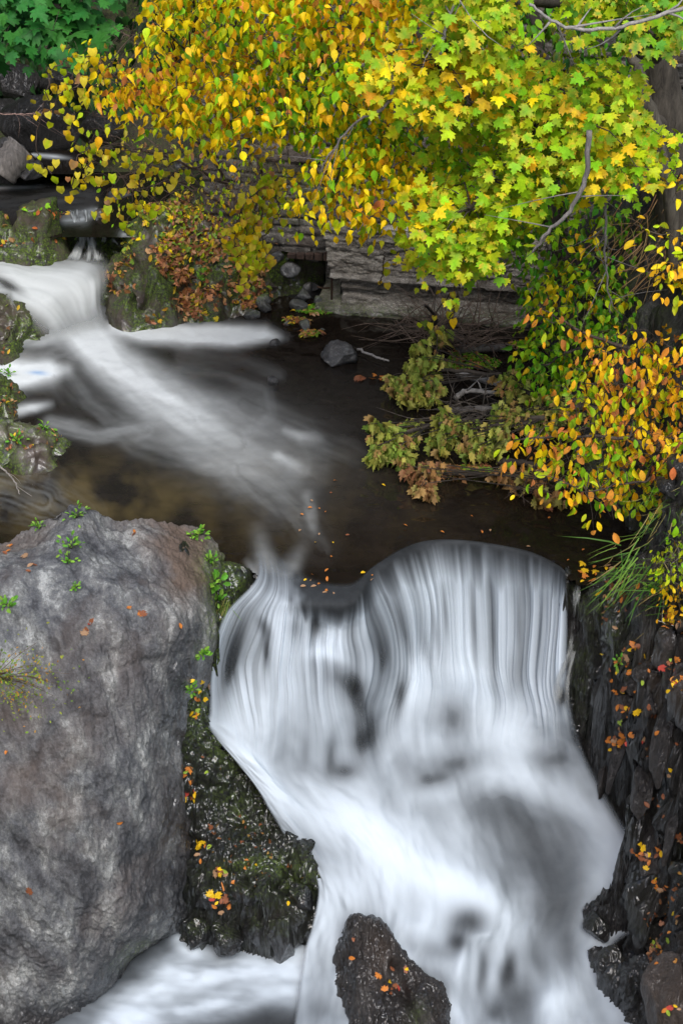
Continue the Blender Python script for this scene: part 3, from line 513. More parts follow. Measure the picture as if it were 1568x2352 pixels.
def cdisp(V, px, py):
    s = strata(V, SD, (4.2, 3.0, .8)); wv = fbm(V * 1.6, 3)[:, None] * .35; f1, f2, i = worley(s + wv); g1, g2, j = worley(strata(V, SD, (9, 7, 2.6)) + wv)
    slab = sstep(1360, 1460, px - .1 * (py - 1600))
    return (.24 * slab + .07) * (i - .4) * sstep(0, .2, f2 - f1) - .09 * slab * (1 - sstep(0, .1, f2 - f1)) + .035 * (j - .5) * sstep(0, .2, g2 - g1) + .04 * fbm(V * 3, 5) + .016 * ridged(strata(V, SD, (18, 14, 4)), 3) + .011 * fbm(V * 34, 3) - .04 * facet(strata(V, SD, (12, 10, 5)), 1)
def cattr(V, n, px, py):
    nz = fbm(V * 2.5, 4); d = px - np.interp(py, [1330, 1600, 1750, 1900, 2000, 2100, 2350], [1300, 1320, 1370, 1440, 1450, 1400, 1450])
    wet = sstep(150, 30, d + 60 * nz); wet = np.maximum(wet, .9 * sstep(1600, 1500, py) * sstep(1480, 1400, px)); wet = np.maximum(wet, .5 + .3 * nz)
    br = .9 * blob(px, py, 1500, 1330, 80, 40) * (1 + nz) + .8 * np.clip(fbm(strata(V, SD, (2.5, 2, .5)) + 3, 3) - .25, 0, 1) * sstep(1440, 1500, px) * 1.6 + .5 * blob(px, py, 1540, 2290, 60, 90) + .6 * blob(px, py, 1500, 1560, 14, 120, -8)
    moss = (.5 * blob(px, py, 1330, 1470, 30, 130) + .4 * blob(px, py, 1420, 1480, 60, 60) + .3 * blob(px, py, 1400, 1380, 60, 30)) * np.clip(.6 + nz, 0, 1.2) + .12 * np.clip(nz, 0, 1)
    return dict(wet=wet, brown=br, moss=moss)
prop(patch('cliff', CCTRL, [tuple(P(x, y, z) + np.array([.1, .6, -.3])) for x, y, z in CCTRL[:6]], .014, cdisp, M['cliff'], cattr, .08, 20.0, poly=[P(1302,1335,0) + np.array([.1,.6,0]), (1302,1335,-.02),(1312,1420,-.4),(1316,1500,-.85),(1322,1620,-1.3),(1350,1710,-1.7),(1380,1800,-2.0),(1443,1900,-2.35),(1458,1965,-2.45),(1430,2000,-2.5),(1442,2060,-2.6),(1400,2092,-2.6),(1332,2108,-2.85),(1338,2180,-2.98),(1390,2290,-3.05),(1440,2352,-3.05),(1460,2450,-3.1),(1650,2450,-2.4),(1740,2352,-1.6),(1740,2050,-.6),(1740,1750,.4),(1740,1600,.9),(1720,1450,1.3),(1700,1290,1.3),P(1700,1290,1.3) + np.array([0,.6,0]),P(1480,1290,.3) + np.array([.1,.6,0])]), kind='structure')
MCTRL = [(830,2102,-2.28),(800,2112,-2.42),(868,2118,-2.4),(905,2165,-2.55),(925,2195,-2.66),(782,2150,-2.85),(772,2200,-2.98),(850,2180,-2.5),(830,2240,-2.62),(785,2260,-2.95),(850,2310,-2.78),(800,2352,-3.05),(918,2245,-2.8),(950,2215,-2.72),(1000,2250,-2.78),(1035,2300,-2.95),(1050,2350,-3.1),(960,2300,-2.76),(980,2380,-2.9),(880,2390,-2.9),(830,2420,-3.15),(1040,2440,-3.2),(930,2460,-3.2),(900,2300,-2.86)]
mback = [tuple(P(830, 2102, -2.28) + np.array([0, .22, -.7])), tuple(P(868, 2118, -2.4) + np.array([.1, .25, -.6])), tuple(P(925, 2195, -2.66) + np.array([.15, .12, -.5])), tuple(P(795, 2112, -2.5) + np.array([-.15, .15, -.5])), tuple(P(1010, 2245, -2.8) + np.array([.1, .2, -.4]))]
def mdisp(V, px, py):
    sd = (.1, -.6, -.6); s = strata(V, sd, (5, 5, 1.2)); f1, f2, i = worley(s + fbm(V * 2, 2)[:, None] * .3)
    crk = -.09 * np.exp(-((px - np.interp(py, [2100, 2200, 2260, 2352, 2450], [870, 900, 915, 960, 990])) / 12) ** 2)
    return .05 * (i - .5) * sstep(0, .2, f2 - f1) + .02 * ridged(strata(V, sd, (14, 14, 3)), 3) + .02 * fbm(V * 4, 4) + .006 * fbm(V * 40, 3) + crk * sstep(2190, 2230, py)
ms = patch('midstream_rock', MCTRL, mback, .009, mdisp, M['cliff'], lambda V, n, px, py: dict(wet=.55 + .5 * fbm(V * 4, 3) + .5 * blob(px, py, 790, 2150, 20, 80) + sstep(-2.85, -3., V[:, 2]), brown=.5 * blob(px, py, 870, 2190, 30, 50) + .18, moss=.5 * blob(px, py, 960, 2330, 20, 30)), .2, 5.0)
prop(ms, 'cracked brown black rock standing in the white water below the fall', 'rock')

# upstream banks on the left
def mosspatch(name, ctrl, extra, label, litter=.5, mat='earth', sp=.028):
    def at(V, n, px, py):
        nz = fbm(V * 2.2, 4); return dict(wet=.45 + .4 * sstep(.25, 0, V[:, 2]), moss=np.clip(.75 + 1.1 * nz, 0, 1) * sstep(.1, .5, n[:, 2] + .35), brown=np.clip(.3 - nz, 0, .7))
    def dd(V, px, py):
        f1, f2, i = worley(V * 2.2 + fbm(V * 2, 2)[:, None] * .3); return .12 * (i - .5) * sstep(0, .25, f2 - f1) + .09 * fbm(V * 2, 5) + .035 * fbm(V * 9, 3) + .05 * facet(V, 5)
    o = patch(name, ctrl, extra, sp, dd, M[mat], at, .3, 2.5); return prop(o, label, 'rock mound')
BANK = mosspatch('bank_mound', [(225,735,-.1),(330,745,-.05),(430,745,-.05),(520,738,-.05),(600,728,-.05),(645,700,-.1),(222,690,.05),(232,655,.2),(262,625,.38),(300,596,.42),(370,565,.5),(450,650,.4),(300,660,.5),(380,690,.32),(350,620,.7),(450,580,.72),(540,640,.42),(540,560,.8),(450,500,.95),(330,505,.95),(400,450,.95),(600,600,.5),(620,680,.1),(560,480,1.0),(250,560,.5),(290,530,.85),(600,530,.9),(500,700,.2),(700,420,1.4),(540,400,1.3),(240,500,.85),(620,420,1.5)], [], 'leaf covered mossy bank mound between the upper stream and the stone wall')
mosspatch('stream_mound', [(-120,590,.45),(0,585,.5),(60,590,.5),(150,580,.5),(178,540,.6),(172,500,.8),(0,482,1.15),(60,490,1.15),(140,492,1.05),(100,472,1.1),(-120,470,1.2),(0,530,.95),(100,535,.95)], [tuple(P(x, 470, 1.1) + np.array([0, .8, -.6])) for x in (-120, 0, 60, 150)], 'mossy mound strewn with red brown leaves beside the narrow upper cascade')
mosspatch('moss_rock', [(-100,830,-.1),(0,822,-.08),(60,818,-.08),(96,785,-.05),(104,755,.05),(85,715,.25),(40,700,.42),(0,690,.45),(-100,680,.5),(30,745,.38),(-60,750,.45)], [tuple(P(x, 690, .4) + np.array([0, .6, -.6])) for x in (-80, 0, 60)], 'rounded rock thick with green moss at the left edge below the cascade', sp=.02)
mosspatch('grassy_rock', [(-100,985,-.1),(0,975,-.08),(48,955,-.06),(60,905,0),(30,885,.2),(0,872,.3),(-100,870,.35),(10,920,.22),(-60,920,.3)], [tuple(P(x, 875, .3) + np.array([0, .5, -.5])) for x in (-80, 0, 30)], 'brown grassy rock at the left edge next to the white foam pool', sp=.02)
mosspatch('pool_rock', [(-100,1085,-.1),(0,1082,-.08),(60,1078,-.08),(140,1068,-.08),(155,1030,0),(140,1002,.15),(60,992,.3),(0,1000,.32),(-100,1000,.35),(50,1030,.25),(110,1030,.2)], [tuple(P(x, 1000, .3) + np.array([0, .5, -.5])) for x in (-80, 0, 60, 130)], 'grey rock topped with weeds at the left edge of the dark pool', mat='stone', sp=.02)
# right hand bank
def rattr(V, n, px, py):
    nz = fbm(V * 2, 4); return dict(wet=sstep(.3, 0, V[:, 2]) * .8, moss=np.clip(nz, 0, .4), brown=np.clip(.5 + nz * 1.5, 0, 1) * sstep(.45, .75, n[:, 2]))
prop(patch('rock_bank', [(1220,740,-.15),(1260,850,-.1),(1290,1000,-.1),(1330,1130,-.1),(1400,1190,-.1),(1455,1240,-.1),(1480,1290,.1),(1330,850,.4),(1400,1000,.4),(1470,1130,.4),(1540,1220,.6),(1300,700,.77),(1400,700,1.2),(1440,600,1.75),(1480,740,1.47),(1500,850,1.3),(1568,1000,1.05),(1568,800,1.63),(1480,560,2.1),(1568,600,2.17),(1568,480,2.57),(1700,800,1.9),(1700,1100,1.5),(1640,1250,.9),(1700,500,3.1),(1300,560,1.2),(1380,480,1.8)],
    [], .03, lambda V, px, py: (lambda w: .22 * (w[2] - .4) * sstep(0, .2, w[1] - w[0]))(worley(strata(V, (.2, .3, 1), (2.6, 2.6, .9)))) + .08 * fbm(V * 2, 5) + .03 * fbm(V * 10, 3), M['cliff'], rattr, .5, 2.0), kind='structure')

def ico(sub=4):
    import bmesh
    bm = bmesh.new(); bmesh.ops.create_icosphere(bm, subdivisions=sub, radius=1); V = np.array([v.co[:] for v in bm.verts]); F = np.array([[v.index for v in f.verts] for f in bm.faces]); bm.free(); return V, F
ICO = {k: ico(k) for k in (2, 3, 4, 5)}
def stone(c, size, seed, mat='stone', name='stone', chops=9, sub=4, wet=.2, moss=.0, brown=0.0, rz=None, label=None, group=None, cat='rock', sharp=.0):
    r = np.random.default_rng(seed); V, F = ICO[sub]; V = V.copy()
    for k in range(chops):
        d = r.normal(size=3); d /= np.linalg.norm(d); lim = r.uniform(.5, .82); e = V @ d - lim; V -= np.where(e > 0, e, 0)[:, None] * d * .93
    V += V / np.linalg.norm(V, axis=1)[:, None] * (.07 * fbm(V * 1.8 + seed, 3) + .03 * fbm(V * 7 + seed, 3))[:, None]
    V *= np.array(size); a = rz if rz is not None else r.uniform(0, 6.28); ca, sa = math.cos(a), math.sin(a); V = V @ np.array([[ca, sa, 0], [-sa, ca, 0], [0, 0, 1.]])
    V += np.array(c)
    o = mesh_obj(name, V, F, M[mat], None, dict(wet=np.clip(wet + .6 * (V[:, 2] < c[2] - .3 * size[2]), 0, 1), moss=np.clip(moss * sstep(.1, .6, (V[:, 2] - c[2]) / size[2] + .3 * fbm(V * 4, 2)), 0, 1), brown=np.full(len(V), brown)))
    prop(o, label or 'grey stone', cat, group); reg(o); return o
def sp_stone(px, py, wpx, hpx, z, seed, depth=.8, **k):
    """stone seen centred at px,py, its middle at height z"""
    c = P(px, py, z); m = np.linalg.norm(c - CAM) * TX * 2 / 1568; return stone(c, (wpx * m / 2, wpx * m / 2 * depth, hpx * m / 2 * 1.15), seed, **k)
sp_stone(772, 820, 96, 62, .05, 7, 1.0, rz=.3, name='pool_stone', label='angular pale grey stone alone in the middle of the dark pool', chops=14, wet=.05, sub=5)
sp_stone(625, 880, 34, 30, .0, 5, 1.0, name='pool_stone', label='small dark rock poking out of the pool below the foam tongue', chops=12)
for k, (x, y, w_, h_, z, mt, ms_, lb) in enumerate([
  (696, 680, 44, 34, .12, 'stone', .1, 'dark grey block topmost of the stones before the culvert mouth'), (684, 705, 52, 34, .03, 'stone', .1, 'light angular stone at the water just below the culvert mouth'), (604, 690, 44, 42, .12, 'stone', .8, 'moss topped stone at the tip of the bank mound'),
  (610, 708, 40, 36, .05, 'stone', .1, 'small grey block under the moss topped stone'), (578, 722, 58, 30, .03, 'stone', .2, 'flat grey stone at the waterline of the bank mound'), (700, 750, 34, 34, .02, 'stone', .2, 'small dark stone behind the end of the foam tongue'), (634, 790, 34, 22, .0, 'stone', .0, 'little stone just under the end of the foam tongue'),
  (728, 690, 24, 22, .1, 'stone', .3, 'small tan stone beside the rusty pipe foot'), (662, 745, 24, 18, .0, 'stone', .2, 'small stone in the water right of the foam tongue'), (740, 760, 22, 14, -.02, 'stone', .3, 'low wet stone beside the second green leaf patch')]):
    sp_stone(x, y, w_, h_, z, 40 + k, .9, mat=mt, moss=ms_, name='rubble_stone', label=lb, chops=12, sub=3, group='stones around the culvert mouth')
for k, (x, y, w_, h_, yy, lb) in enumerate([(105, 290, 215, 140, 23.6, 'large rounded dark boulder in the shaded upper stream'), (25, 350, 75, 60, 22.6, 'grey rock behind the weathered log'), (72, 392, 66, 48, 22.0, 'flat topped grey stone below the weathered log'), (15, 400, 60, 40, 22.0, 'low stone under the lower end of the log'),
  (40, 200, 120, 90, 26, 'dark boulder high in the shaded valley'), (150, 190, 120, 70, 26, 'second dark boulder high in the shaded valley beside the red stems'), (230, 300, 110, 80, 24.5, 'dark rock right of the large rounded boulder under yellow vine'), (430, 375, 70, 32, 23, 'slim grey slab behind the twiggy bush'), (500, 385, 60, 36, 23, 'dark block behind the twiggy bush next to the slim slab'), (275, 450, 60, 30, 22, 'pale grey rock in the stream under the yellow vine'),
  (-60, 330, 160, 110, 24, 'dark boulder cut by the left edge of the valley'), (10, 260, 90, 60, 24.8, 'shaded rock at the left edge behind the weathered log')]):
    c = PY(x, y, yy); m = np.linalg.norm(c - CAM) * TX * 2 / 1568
    stone(c, (w_ * m / 2, w_ * m / 2 * .9, h_ * m / 2 * 1.1), 80 + k, mat='wetrock' if k not in (1, 2, 7, 9) else 'stone', name='stream_boulder', label=lb, chops=6, sub=4, wet=.3, brown=.05, group='rocks of the upper stream')  # most far boulders take the black rock colour in place of valley shade
def slab(px, py, length, width, seed, label, ang=0, mat='cliff', brown=.1, name='rock_slab', lift=.02, thick=.5):
    h = hit(px, py, ('cliff',))
    if h is None: return
    m = np.linalg.norm(h[0] - CAM) * TX * 2 / 1568; r = np.random.default_rng(seed); V, F = ICO[4]; V = V.copy()
    for k in range(10):
        d = r.normal(size=3); d /= np.linalg.norm(d); e = V @ d - r.uniform(.5, .8); V -= np.where(e > 0, e, 0)[:, None] * d * .93
    V *= np.array([width * m / 2, width * m / 2 * thick, length * m / 2]); V += (V / np.linalg.norm(V, axis=1)[:, None]) * (.02 * fbm(V * 5 + seed, 4) + .012 * ridged(V * np.array([22, 22, 5.]) + seed, 3))[:, None]
    u = -np.array([math.sin(math.radians(ang)) * -1, -.62, -.75]); u /= np.linalg.norm(u); n = h[1] - (h[1] @ u) * u; n /= np.linalg.norm(n) + 1e-9; s = np.cross(u, n)
    V = h[0] + n * lift + V[:, :1] * s + V[:, 1:2] * n + V[:, 2:] * u
    o = mesh_obj(name, V, F, M[mat], None, dict(wet=np.full(len(V), .25), moss=np.zeros(len(V)), brown=np.full(len(V), brown))); reg(o); prop(o, label, 'rock slab', 'slabs on the right hand cliff')
for k, a in enumerate([(1730 - 280, 1575, 50, 38, 'small square block at the top of the right cliff below the wet ledge', 5), (1440, 1630 - 10, 90, 60, 'rounded grey block with leaves heaped against it on the right cliff', 10), (1490, 1625, 60, 34, 'narrow block right of the rounded grey block', 5), (1475, 1545, 40, 42, 'cracked cube of dark rock just under the mossy ledge', 0),
    (1530, 1680, 300, 60, 'long upright slab near the right edge high on the cliff', 12), (1420, 1720, 220, 44, 'tall thin slab leaning beside the white water', 14), (1480, 1790, 260, 60, 'long dark slab with a brown streak in mid cliff', 12), (1545, 1900, 220, 50, 'grey slab in mid cliff at the right edge', 12), (1530, 2300, 230, 120, 'big reddish brown block in the bottom right corner', 5), (1500, 1960, 150, 50, 'slab above the largest heap of yellow leaves', 10), (1385, 1780, 130, 36, 'wet slab touching the white water mid cliff', 14)]):
    slab(a[0], a[1], a[2], a[3], 120 + k, a[4], a[5], brown=.55 if 'reddish' in a[4] else .12, thick=.5 if a[2] > 120 else .8)
sp_stone(1448, 1310, 50, 56, .12, 201, .9, name='bank_stone', label='upright brown grey stone at the pool edge right of the fall', brown=.3, chops=10)
sp_stone(1408, 1325, 46, 44, .06, 202, .9, name='bank_stone', label='dark mossy stone left of the upright brown grey one', mat='cliff', moss=.7, chops=8)
sp_stone(1500, 1300, 80, 34, .35, 203, .9, name='bank_stone', label='flat brown stone under the grass beside the pool', brown=.6, chops=8)

for k, (x, y, w_, h_, z, lb) in enumerate([(455, 2150, 70, 80, -2.95, 'narrow black wet rock at the foot of the cleft beside the big boulder'), (520, 2150, 100, 70, -2.9, 'slick black rock in the middle of the ledge foot above the foam'), (590, 2130, 90, 90, -2.8, 'sloping black rock with a shiny face under the mossy cap'), (650, 2150, 100, 150, -2.85, 'big blocky black brown rock at the right end of the ledge foot'), (480, 2060, 90, 70, -2.5, 'angular wet black rock high on the ledge near the boulder'), (690, 2060, 80, 90, -2.5, 'dark rock shoulder hidden against the white water left of the fall'), (560, 2050, 90, 70, -2.42, 'broad wet rock just under the moss'),
  (1375, 2130, 90, 70, -2.75, 'black glistening rock at the lower right where the foam pool spills'), (1395, 2210, 100, 100, -2.8, 'larger black rock under the glistening one at the lower right'), (1440, 1990, 70, 60, -2.45, 'rounded black rock jutting into the white water on the right'), (1440, 2290, 80, 110, -2.9, 'tall black rock beside the reddish corner block')]):
    sp_stone(x, y, w_, h_, z, 400 + k * 3, .8, mat='wetrock', name='wet_rock', label=lb, chops=16, sub=5, wet=.9, moss=.25 if k < 7 else .05, brown=.12 if k in (3, 8) else 0.0)
# ---------------------------------------------------------------- upper stream water
def flat_water(name, quad, z, foamfn, mat, n=90):
    a = np.array(quad, float); u = np.linspace(0, 1, n)[:, None] * np.ones((1, n)); v = u.T
    q = (1 - u)[..., None] * (1 - v)[..., None] * a[0] + u[..., None] * (1 - v)[..., None] * a[1] + u[..., None] * v[..., None] * a[2] + (1 - u)[..., None] * v[..., None] * a[3]
    px, py = q[..., 0].ravel(), q[..., 1].ravel(); V = P(px, py, px * 0 + z); o = mesh_obj(name, V, gridfaces(n, n), mat, None, dict(foam=np.clip(foamfn(px, py), 0, 1), tint=px * 0, blue=px * 0, alpha=px * 0 + 1), True, (0, 0, 0)); return prop(reg(o), kind='structure')
def sfo(L): 
    def f(px, py):
        o = px * 0
        for k, p in enumerate(L):
            s, a, t = stroke(px, py, p); o = 1 - (1 - o) * (1 - np.clip(s * (1 + .5 * fbm(np.c_[a * .015, t * .12, a * 0 + k], 4)), 0, 1))
        return o
    return f
flat_water('stream_surface', [(-400, 545), (340, 545), (420, 395), (-400, 395)], .86, sfo([[(-60, 432, 5, .7), (60, 430, 4, .6), (110, 425, 4, .0)], [(150, 505, 10, .3), (190, 500, 14, .5), (215, 485, 8, .4)], [(290, 540, 12, .4), (330, 528, 6, .5), (400, 522, 5, .4)], [(-40, 470, 40, .05), (200, 455, 30, .06)]]), M['pool'])
flat_water('stream_surface', [(-400, 400), (200, 400), (260, 345), (-400, 345)], 1.12, sfo([[(75, 356, 4, .7), (130, 360, 5, .6), (165, 364, 4, .1)]]), M['pool'])
def sfoam(px, py, u, v):
    s = fbm(np.c_[u * 4.5, v * 1.6, u * 0 + 31], 3); f = .76 + .22 * s
    for cx, cy, rx, ry, a, k in [(120, 655, 110, 36, -10, .35), (200, 700, 40, 60, 0, .2)]: f += k * blob(px, py, cx, cy, rx, ry, a)
    for cx, cy, rx, ry, a, k in [(40, 575, 90, 5, 3, .9), (60, 588, 60, 6, 20, .4), (20, 655, 50, 12, 30, .75), (130, 600, 60, 10, 12, .4), (230, 690, 14, 50, 0, .5), (215, 630, 20, 18, 0, .35)]: f *= 1 - k * blob(px, py, cx, cy, rx, ry, a)
    return f, np.clip(f * 2, 0, 1), s
prop(flow('cascade_water', [[(-170,553,.65),(-170,598,.63),(-170,648,.59),(-170,698,.52)],[(0,562,.62),(0,600,.6),(0,640,.56),(0,690,.46)],[(110,572,.58),(80,615,.56),(50,660,.5),(25,705,.4)],[(250,592,.52),(190,635,.5),(120,685,.4),(60,745,.2)],[(245,690,.26),(215,715,.2),(160,735,.16),(90,775,.06)],[(265,760,.03),(225,775,.03),(180,785,.03),(110,800,.03)]], 140, 160, M['stream'], sfoam, .03, (.25, .22), (.0, .35)), kind='structure')
def cfoam(px, py, u, v):
    s = fbm(np.c_[u * 5 + .5 * v, v * 2.2, u * 0 + 77], 3, .6); f = .62 + 1.0 * s; f *= 1 - .6 * blob(px, py, 190, 500, 12, 14); return f, np.clip(f * 1.7, 0, 1) * (1 - .3 * v), s
prop(flow('cascade_water', [[(150,482,.88),(190,480,.88),(235,478,.88)],[(160,505,.87),(195,505,.87),(228,505,.87)],[(172,535,.74),(198,535,.74),(222,535,.74)],[(165,565,.62),(200,570,.6),(235,570,.6)],[(140,600,.56),(195,610,.54),(245,605,.54)]], 90, 80, M['stream'], cfoam, .05, (.15, .15), (.1, .1)), kind='structure')
# thin trickle down the right side of the fall
def tfoam(px, py, u, v):
    s = fbm(np.c_[u * 3 + v * 1.5, v * 4, u * 0 + 55], 3, .5); f = .45 + .4 * s; return f, np.clip(.2 + .7 * s + .25 * sstep(.2, .5, v), 0, .5), s
prop(flow('trickle_water', [[(1312,1340,.02),(1322,1340,.02),(1335,1342,.02)],[(1312,1400,-.25),(1320,1400,-.25),(1330,1400,-.25)],[(1302,1480,-.68),(1314,1480,-.68),(1326,1480,-.68)],[(1270,1560,-.96),(1296,1560,-.96),(1314,1560,-.96)],[(1262,1630,-1.2),(1296,1640,-1.2),(1318,1640,-1.2)]], 40, 160, M['stream'], tfoam, .03, (.25, .25), (.1, .15)), kind='structure')

# ---------------------------------------------------------------- wall with culvert
WA = P(750, 690, 0.); WB = P(1220, 725, 0.); WE = (WB - WA); WE /= np.linalg.norm(WE); WN = np.array([WE[1], -WE[0], 0]); 
def wl(s, h, d): return WA + np.asarray(s)[..., None] * WE + np.asarray(d)[..., None] * WN + np.asarray(h)[..., None] * np.array([0, 0, 1.])
def wall():
    root = empty('retaining_wall', wl(0., 0., 0.), 'old stone retaining wall on a concrete footing behind the dark pool', 'wall')
    s = np.arange(-1.6, 7.5, .02); h = np.arange(-.25, 5.2, .02); S, Hh = np.meshgrid(s, h, indexing='ij'); s_, h_ = S.ravel(), Hh.ravel(); Pn = np.c_[s_, h_, s_ * 0]
    hw = h_ + .03 * fbm(Pn * .8, 2); r = np.random.default_rng(5); rows = np.cumsum(r.uniform(.11, .24, 60)) - .3; ri = np.searchsorted(rows, hw); lo = np.r_[-9, rows][ri]; hi = np.r_[rows, 9][np.minimum(ri, 59)]
    eh = np.minimum(hw - lo, hi - hw); off = r.random(70); wd = r.uniform(.3, .62, 70); su = (s_ + .02 * fbm(Pn * 3, 2)) / wd[ri] + off[ri] * 7 + .35 * np.sin(s_ * 2.3 + ri); ci = np.floor(su).astype(int); es = (su - ci); es = np.minimum(es, 1 - es) * wd[ri]
    e = np.minimum(eh, es); rid = _R[(ci * 31 + ri * 97) & 4095]
    d = .06 * rid + .035 * sstep(0, .025, e) - .035 + .02 * fbm(Pn * 6, 4) + .008 * fbm(Pn * 30, 2)
    V = wl(s_, h_, d); F = gridfaces(len(s), len(h)); cs, ch = s_[F].mean(1), h_[F].mean(1)
    top = .60 + .05 * np.sin(cs * 9); hole = (cs > -.78 + .12 * np.sin(ch * 12)) & (cs < .02 + .2 * (ch < .42)) & (ch < top)
    left = cs < -1.5; F = F[~(hole | (left & (ch < .3)))]
    A = dict(wet=np.clip(.3 - h_, 0, 1) * .5 + .15, moss=np.clip(fbm(Pn * 1.5, 3) * .5, 0, .35), brown=np.clip(_R[(ci * 7 + ri * 13) & 4095] - .45, 0, .5)); V, F, A = compact(V, F, A)
    reg(mesh_obj('masonry', V, F, M['masonry'], root, A))
    # concrete footing
    s = np.r_[np.full(1, -.08), np.arange(-.08, 7.5, .016)]; h = np.r_[np.arange(-.3, 1.12, .012), 1.12]; S, Hh = np.meshgrid(s, h, indexing='ij'); s_, h_ = S.ravel(), Hh.ravel(); Pn = np.c_[s_, h_, s_ * 0]
    d = np.interp(h_, [-.3, 0, .06, .10, .2, .24, .33, .38, .43, .47, .5, .8, 1.12], [.42, .42, .4, .33, .27, .22, .25, .2, .3, .34, .24, .2, .17]) + .02 * fbm(Pn * np.array([1.2, 1, 1]) * 1.5, 3) + .03 * fbm(Pn * np.array([2.5, 14, 1]), 4) + .02 * fbm(Pn * 16, 4, .6)
    f1, f2, i = worley(Pn * 7); d -= .035 * (i > .8) * sstep(.0, .3, .55 - f1)
    le = np.where(h_ > .45, .0 + .10 * np.clip(1 - h_, 0, 1) * 1.5, .24) + .02 * fbm(Pn * 5, 3); d = np.where((s_ < le) & ~((h_ < .1)), -.35, d); d[(np.arange(len(s_)) < len(h))] = -.4; d.reshape(len(s), len(h))[:, -1] = -.2
    V = wl(s_, h_, d); A = dict(wet=sstep(.12, .0, h_) * .9, moss=sstep(.2, .05, h_) * .5, brown=np.clip(.3 * fbm(Pn * 1.3, 3), 0, .5)); reg(mesh_obj('concrete_footing', V, gridfaces(len(s), len(h)), M['concrete'], root, A))
    # culvert tunnel behind the opening
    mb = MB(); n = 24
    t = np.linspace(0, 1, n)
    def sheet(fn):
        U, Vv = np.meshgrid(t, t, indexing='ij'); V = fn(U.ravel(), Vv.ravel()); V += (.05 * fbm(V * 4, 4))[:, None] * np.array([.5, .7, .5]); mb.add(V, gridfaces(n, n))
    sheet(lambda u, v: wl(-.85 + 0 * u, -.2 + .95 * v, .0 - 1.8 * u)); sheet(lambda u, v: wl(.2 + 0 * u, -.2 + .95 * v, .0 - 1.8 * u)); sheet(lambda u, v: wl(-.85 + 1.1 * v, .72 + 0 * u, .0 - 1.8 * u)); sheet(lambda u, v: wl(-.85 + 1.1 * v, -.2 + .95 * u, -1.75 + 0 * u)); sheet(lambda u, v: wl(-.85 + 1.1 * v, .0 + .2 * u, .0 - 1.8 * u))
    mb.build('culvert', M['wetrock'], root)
    m = MB()
    for k in range(5): 
        a = -.5 + k * .12; m.add(wl(np.array([a, a + .1, a + .1, a] * 2), np.array([.6] * 4 + [.65 + .01 * k] * 4), np.array([.0, .0, .1, .1] * 2)), [[0, 1, 2, 3], [4, 5, 6, 7], [0, 1, 5, 4], [1, 2, 6, 5], [2, 3, 7, 6], [3, 0, 4, 7]], C=(.3, .16, .11))
    m.build('brick_lintel', M['bark'], root, smooth=False)
wall()
mb = MB(); mb.tube(np.stack([wl(.10, .0, .18), wl(.105, .3, .18), wl(.10, .52, .17)]), .014, 8, (.5, .22, .12)); prop(mb.build('rusty_pipe', M['bark']), 'thin rusty upright pipe at the right side of the culvert mouth', 'pipe')
mb = MB(); mb.tube(np.stack([P(728, 659, .12), P(742, 662, .11), P(757, 661, .13)]), .012, 7, (.6, .35, .2)); prop(mb.build('stick', M['bark']), 'short brown stick lying across the foot of the rusty pipe', 'stick')
for k in range(9):
    c = wl(rng.uniform(-.7, .05), .08 + .05 * (k > 5), rng.uniform(-1.2, -.1)); stone(c, tuple(rng.uniform(.06, .13, 3)), 300 + k, mat='stone', name='rubble_stone', sub=3, label=['wide flat', 'tall narrow', 'round', 'wedge shaped', 'long low', 'chunky', 'tilted', 'knobbly', 'tiny'][k] + ' stone lying in the shadow inside the culvert mouth', group='stones inside the culvert', chops=10)
sp_stone(668, 620, 52, 34, .42, 330, .8, name='rubble_stone', label='grey block wedged high in the left side of the culvert mouth', chops=10, sub=3)
sp_stone(640, 590, 40, 22, .6, 331, .8, name='rubble_stone', label='broken stone hanging at the culvert roof corner', chops=10, sub=3)
# weathered log on the left
lg = MB(); a, b = PY(5, 405, 21.9), PY(52, 345, 22.1); pts = curve([a, (a + b) / 2 + [0, 0, .03], b], 14); lg.tube(pts, np.linspace(.19, .25, 14) * (1 + .06 * np.sin(np.arange(14) * 2.1)), 14, (.8, .75, .68)); root = empty('log', a, 'weathered grey log with a sawn brown end lying among the stream rocks', 'log')
lg.build('trunk', M['greywood'], root)
e = MB(); d = (b - a) / np.linalg.norm(b - a); e.tube([b - d * .02, b + d * .02], .235, 20, (.5, .3, .16)); e.build('cut_end', M['bark'], root)
# ---------------------------------------------------------------- leaves
def strip_t(ys, hw, fold=.25, droop=.2, notch=0.0):
    V = []
    for i, (y, w_) in enumerate(zip(ys, hw)):
        yy = y - (notch if i == 1 else 0)
        V += [(-w_, yy, fold * w_ - droop * y * y), (0, y, -droop * y * y), (w_, yy, fold * w_ - droop * y * y)]
    i = np.arange(len(ys) - 1) * 3; F = np.concatenate([np.stack([i, i + 1, i + 4, i + 3], 1), np.stack([i + 1, i + 2, i + 5, i + 4], 1)])
    F = np.concatenate([F[:, [0, 1, 2]], F[:, [0, 2, 3]]]); return np.array(V, float), F
def maple_t(fold=.12, droop=.22):
    h = [(.03, 0), (.2, -.02), (.42, -.06), (.37, .12), (.56, .16), (.66, .3), (.5, .36), (.68, .58), (.5, .6), (.36, .54), (.23, .62), (.33, .8), (.16, .84), (0, 1.1)]
    o = h + [(-x, y) for x, y in h[-2::-1]]; V = [(0, .36)] + o; V = np.array([(x, y, fold * abs(x) - droop * (x * x + (y - .3) ** 2)) for x, y in V])
    n = len(o); F = np.array([(0, i + 1, (i + 1) % n + 1) for i in range(n)]); return V, F
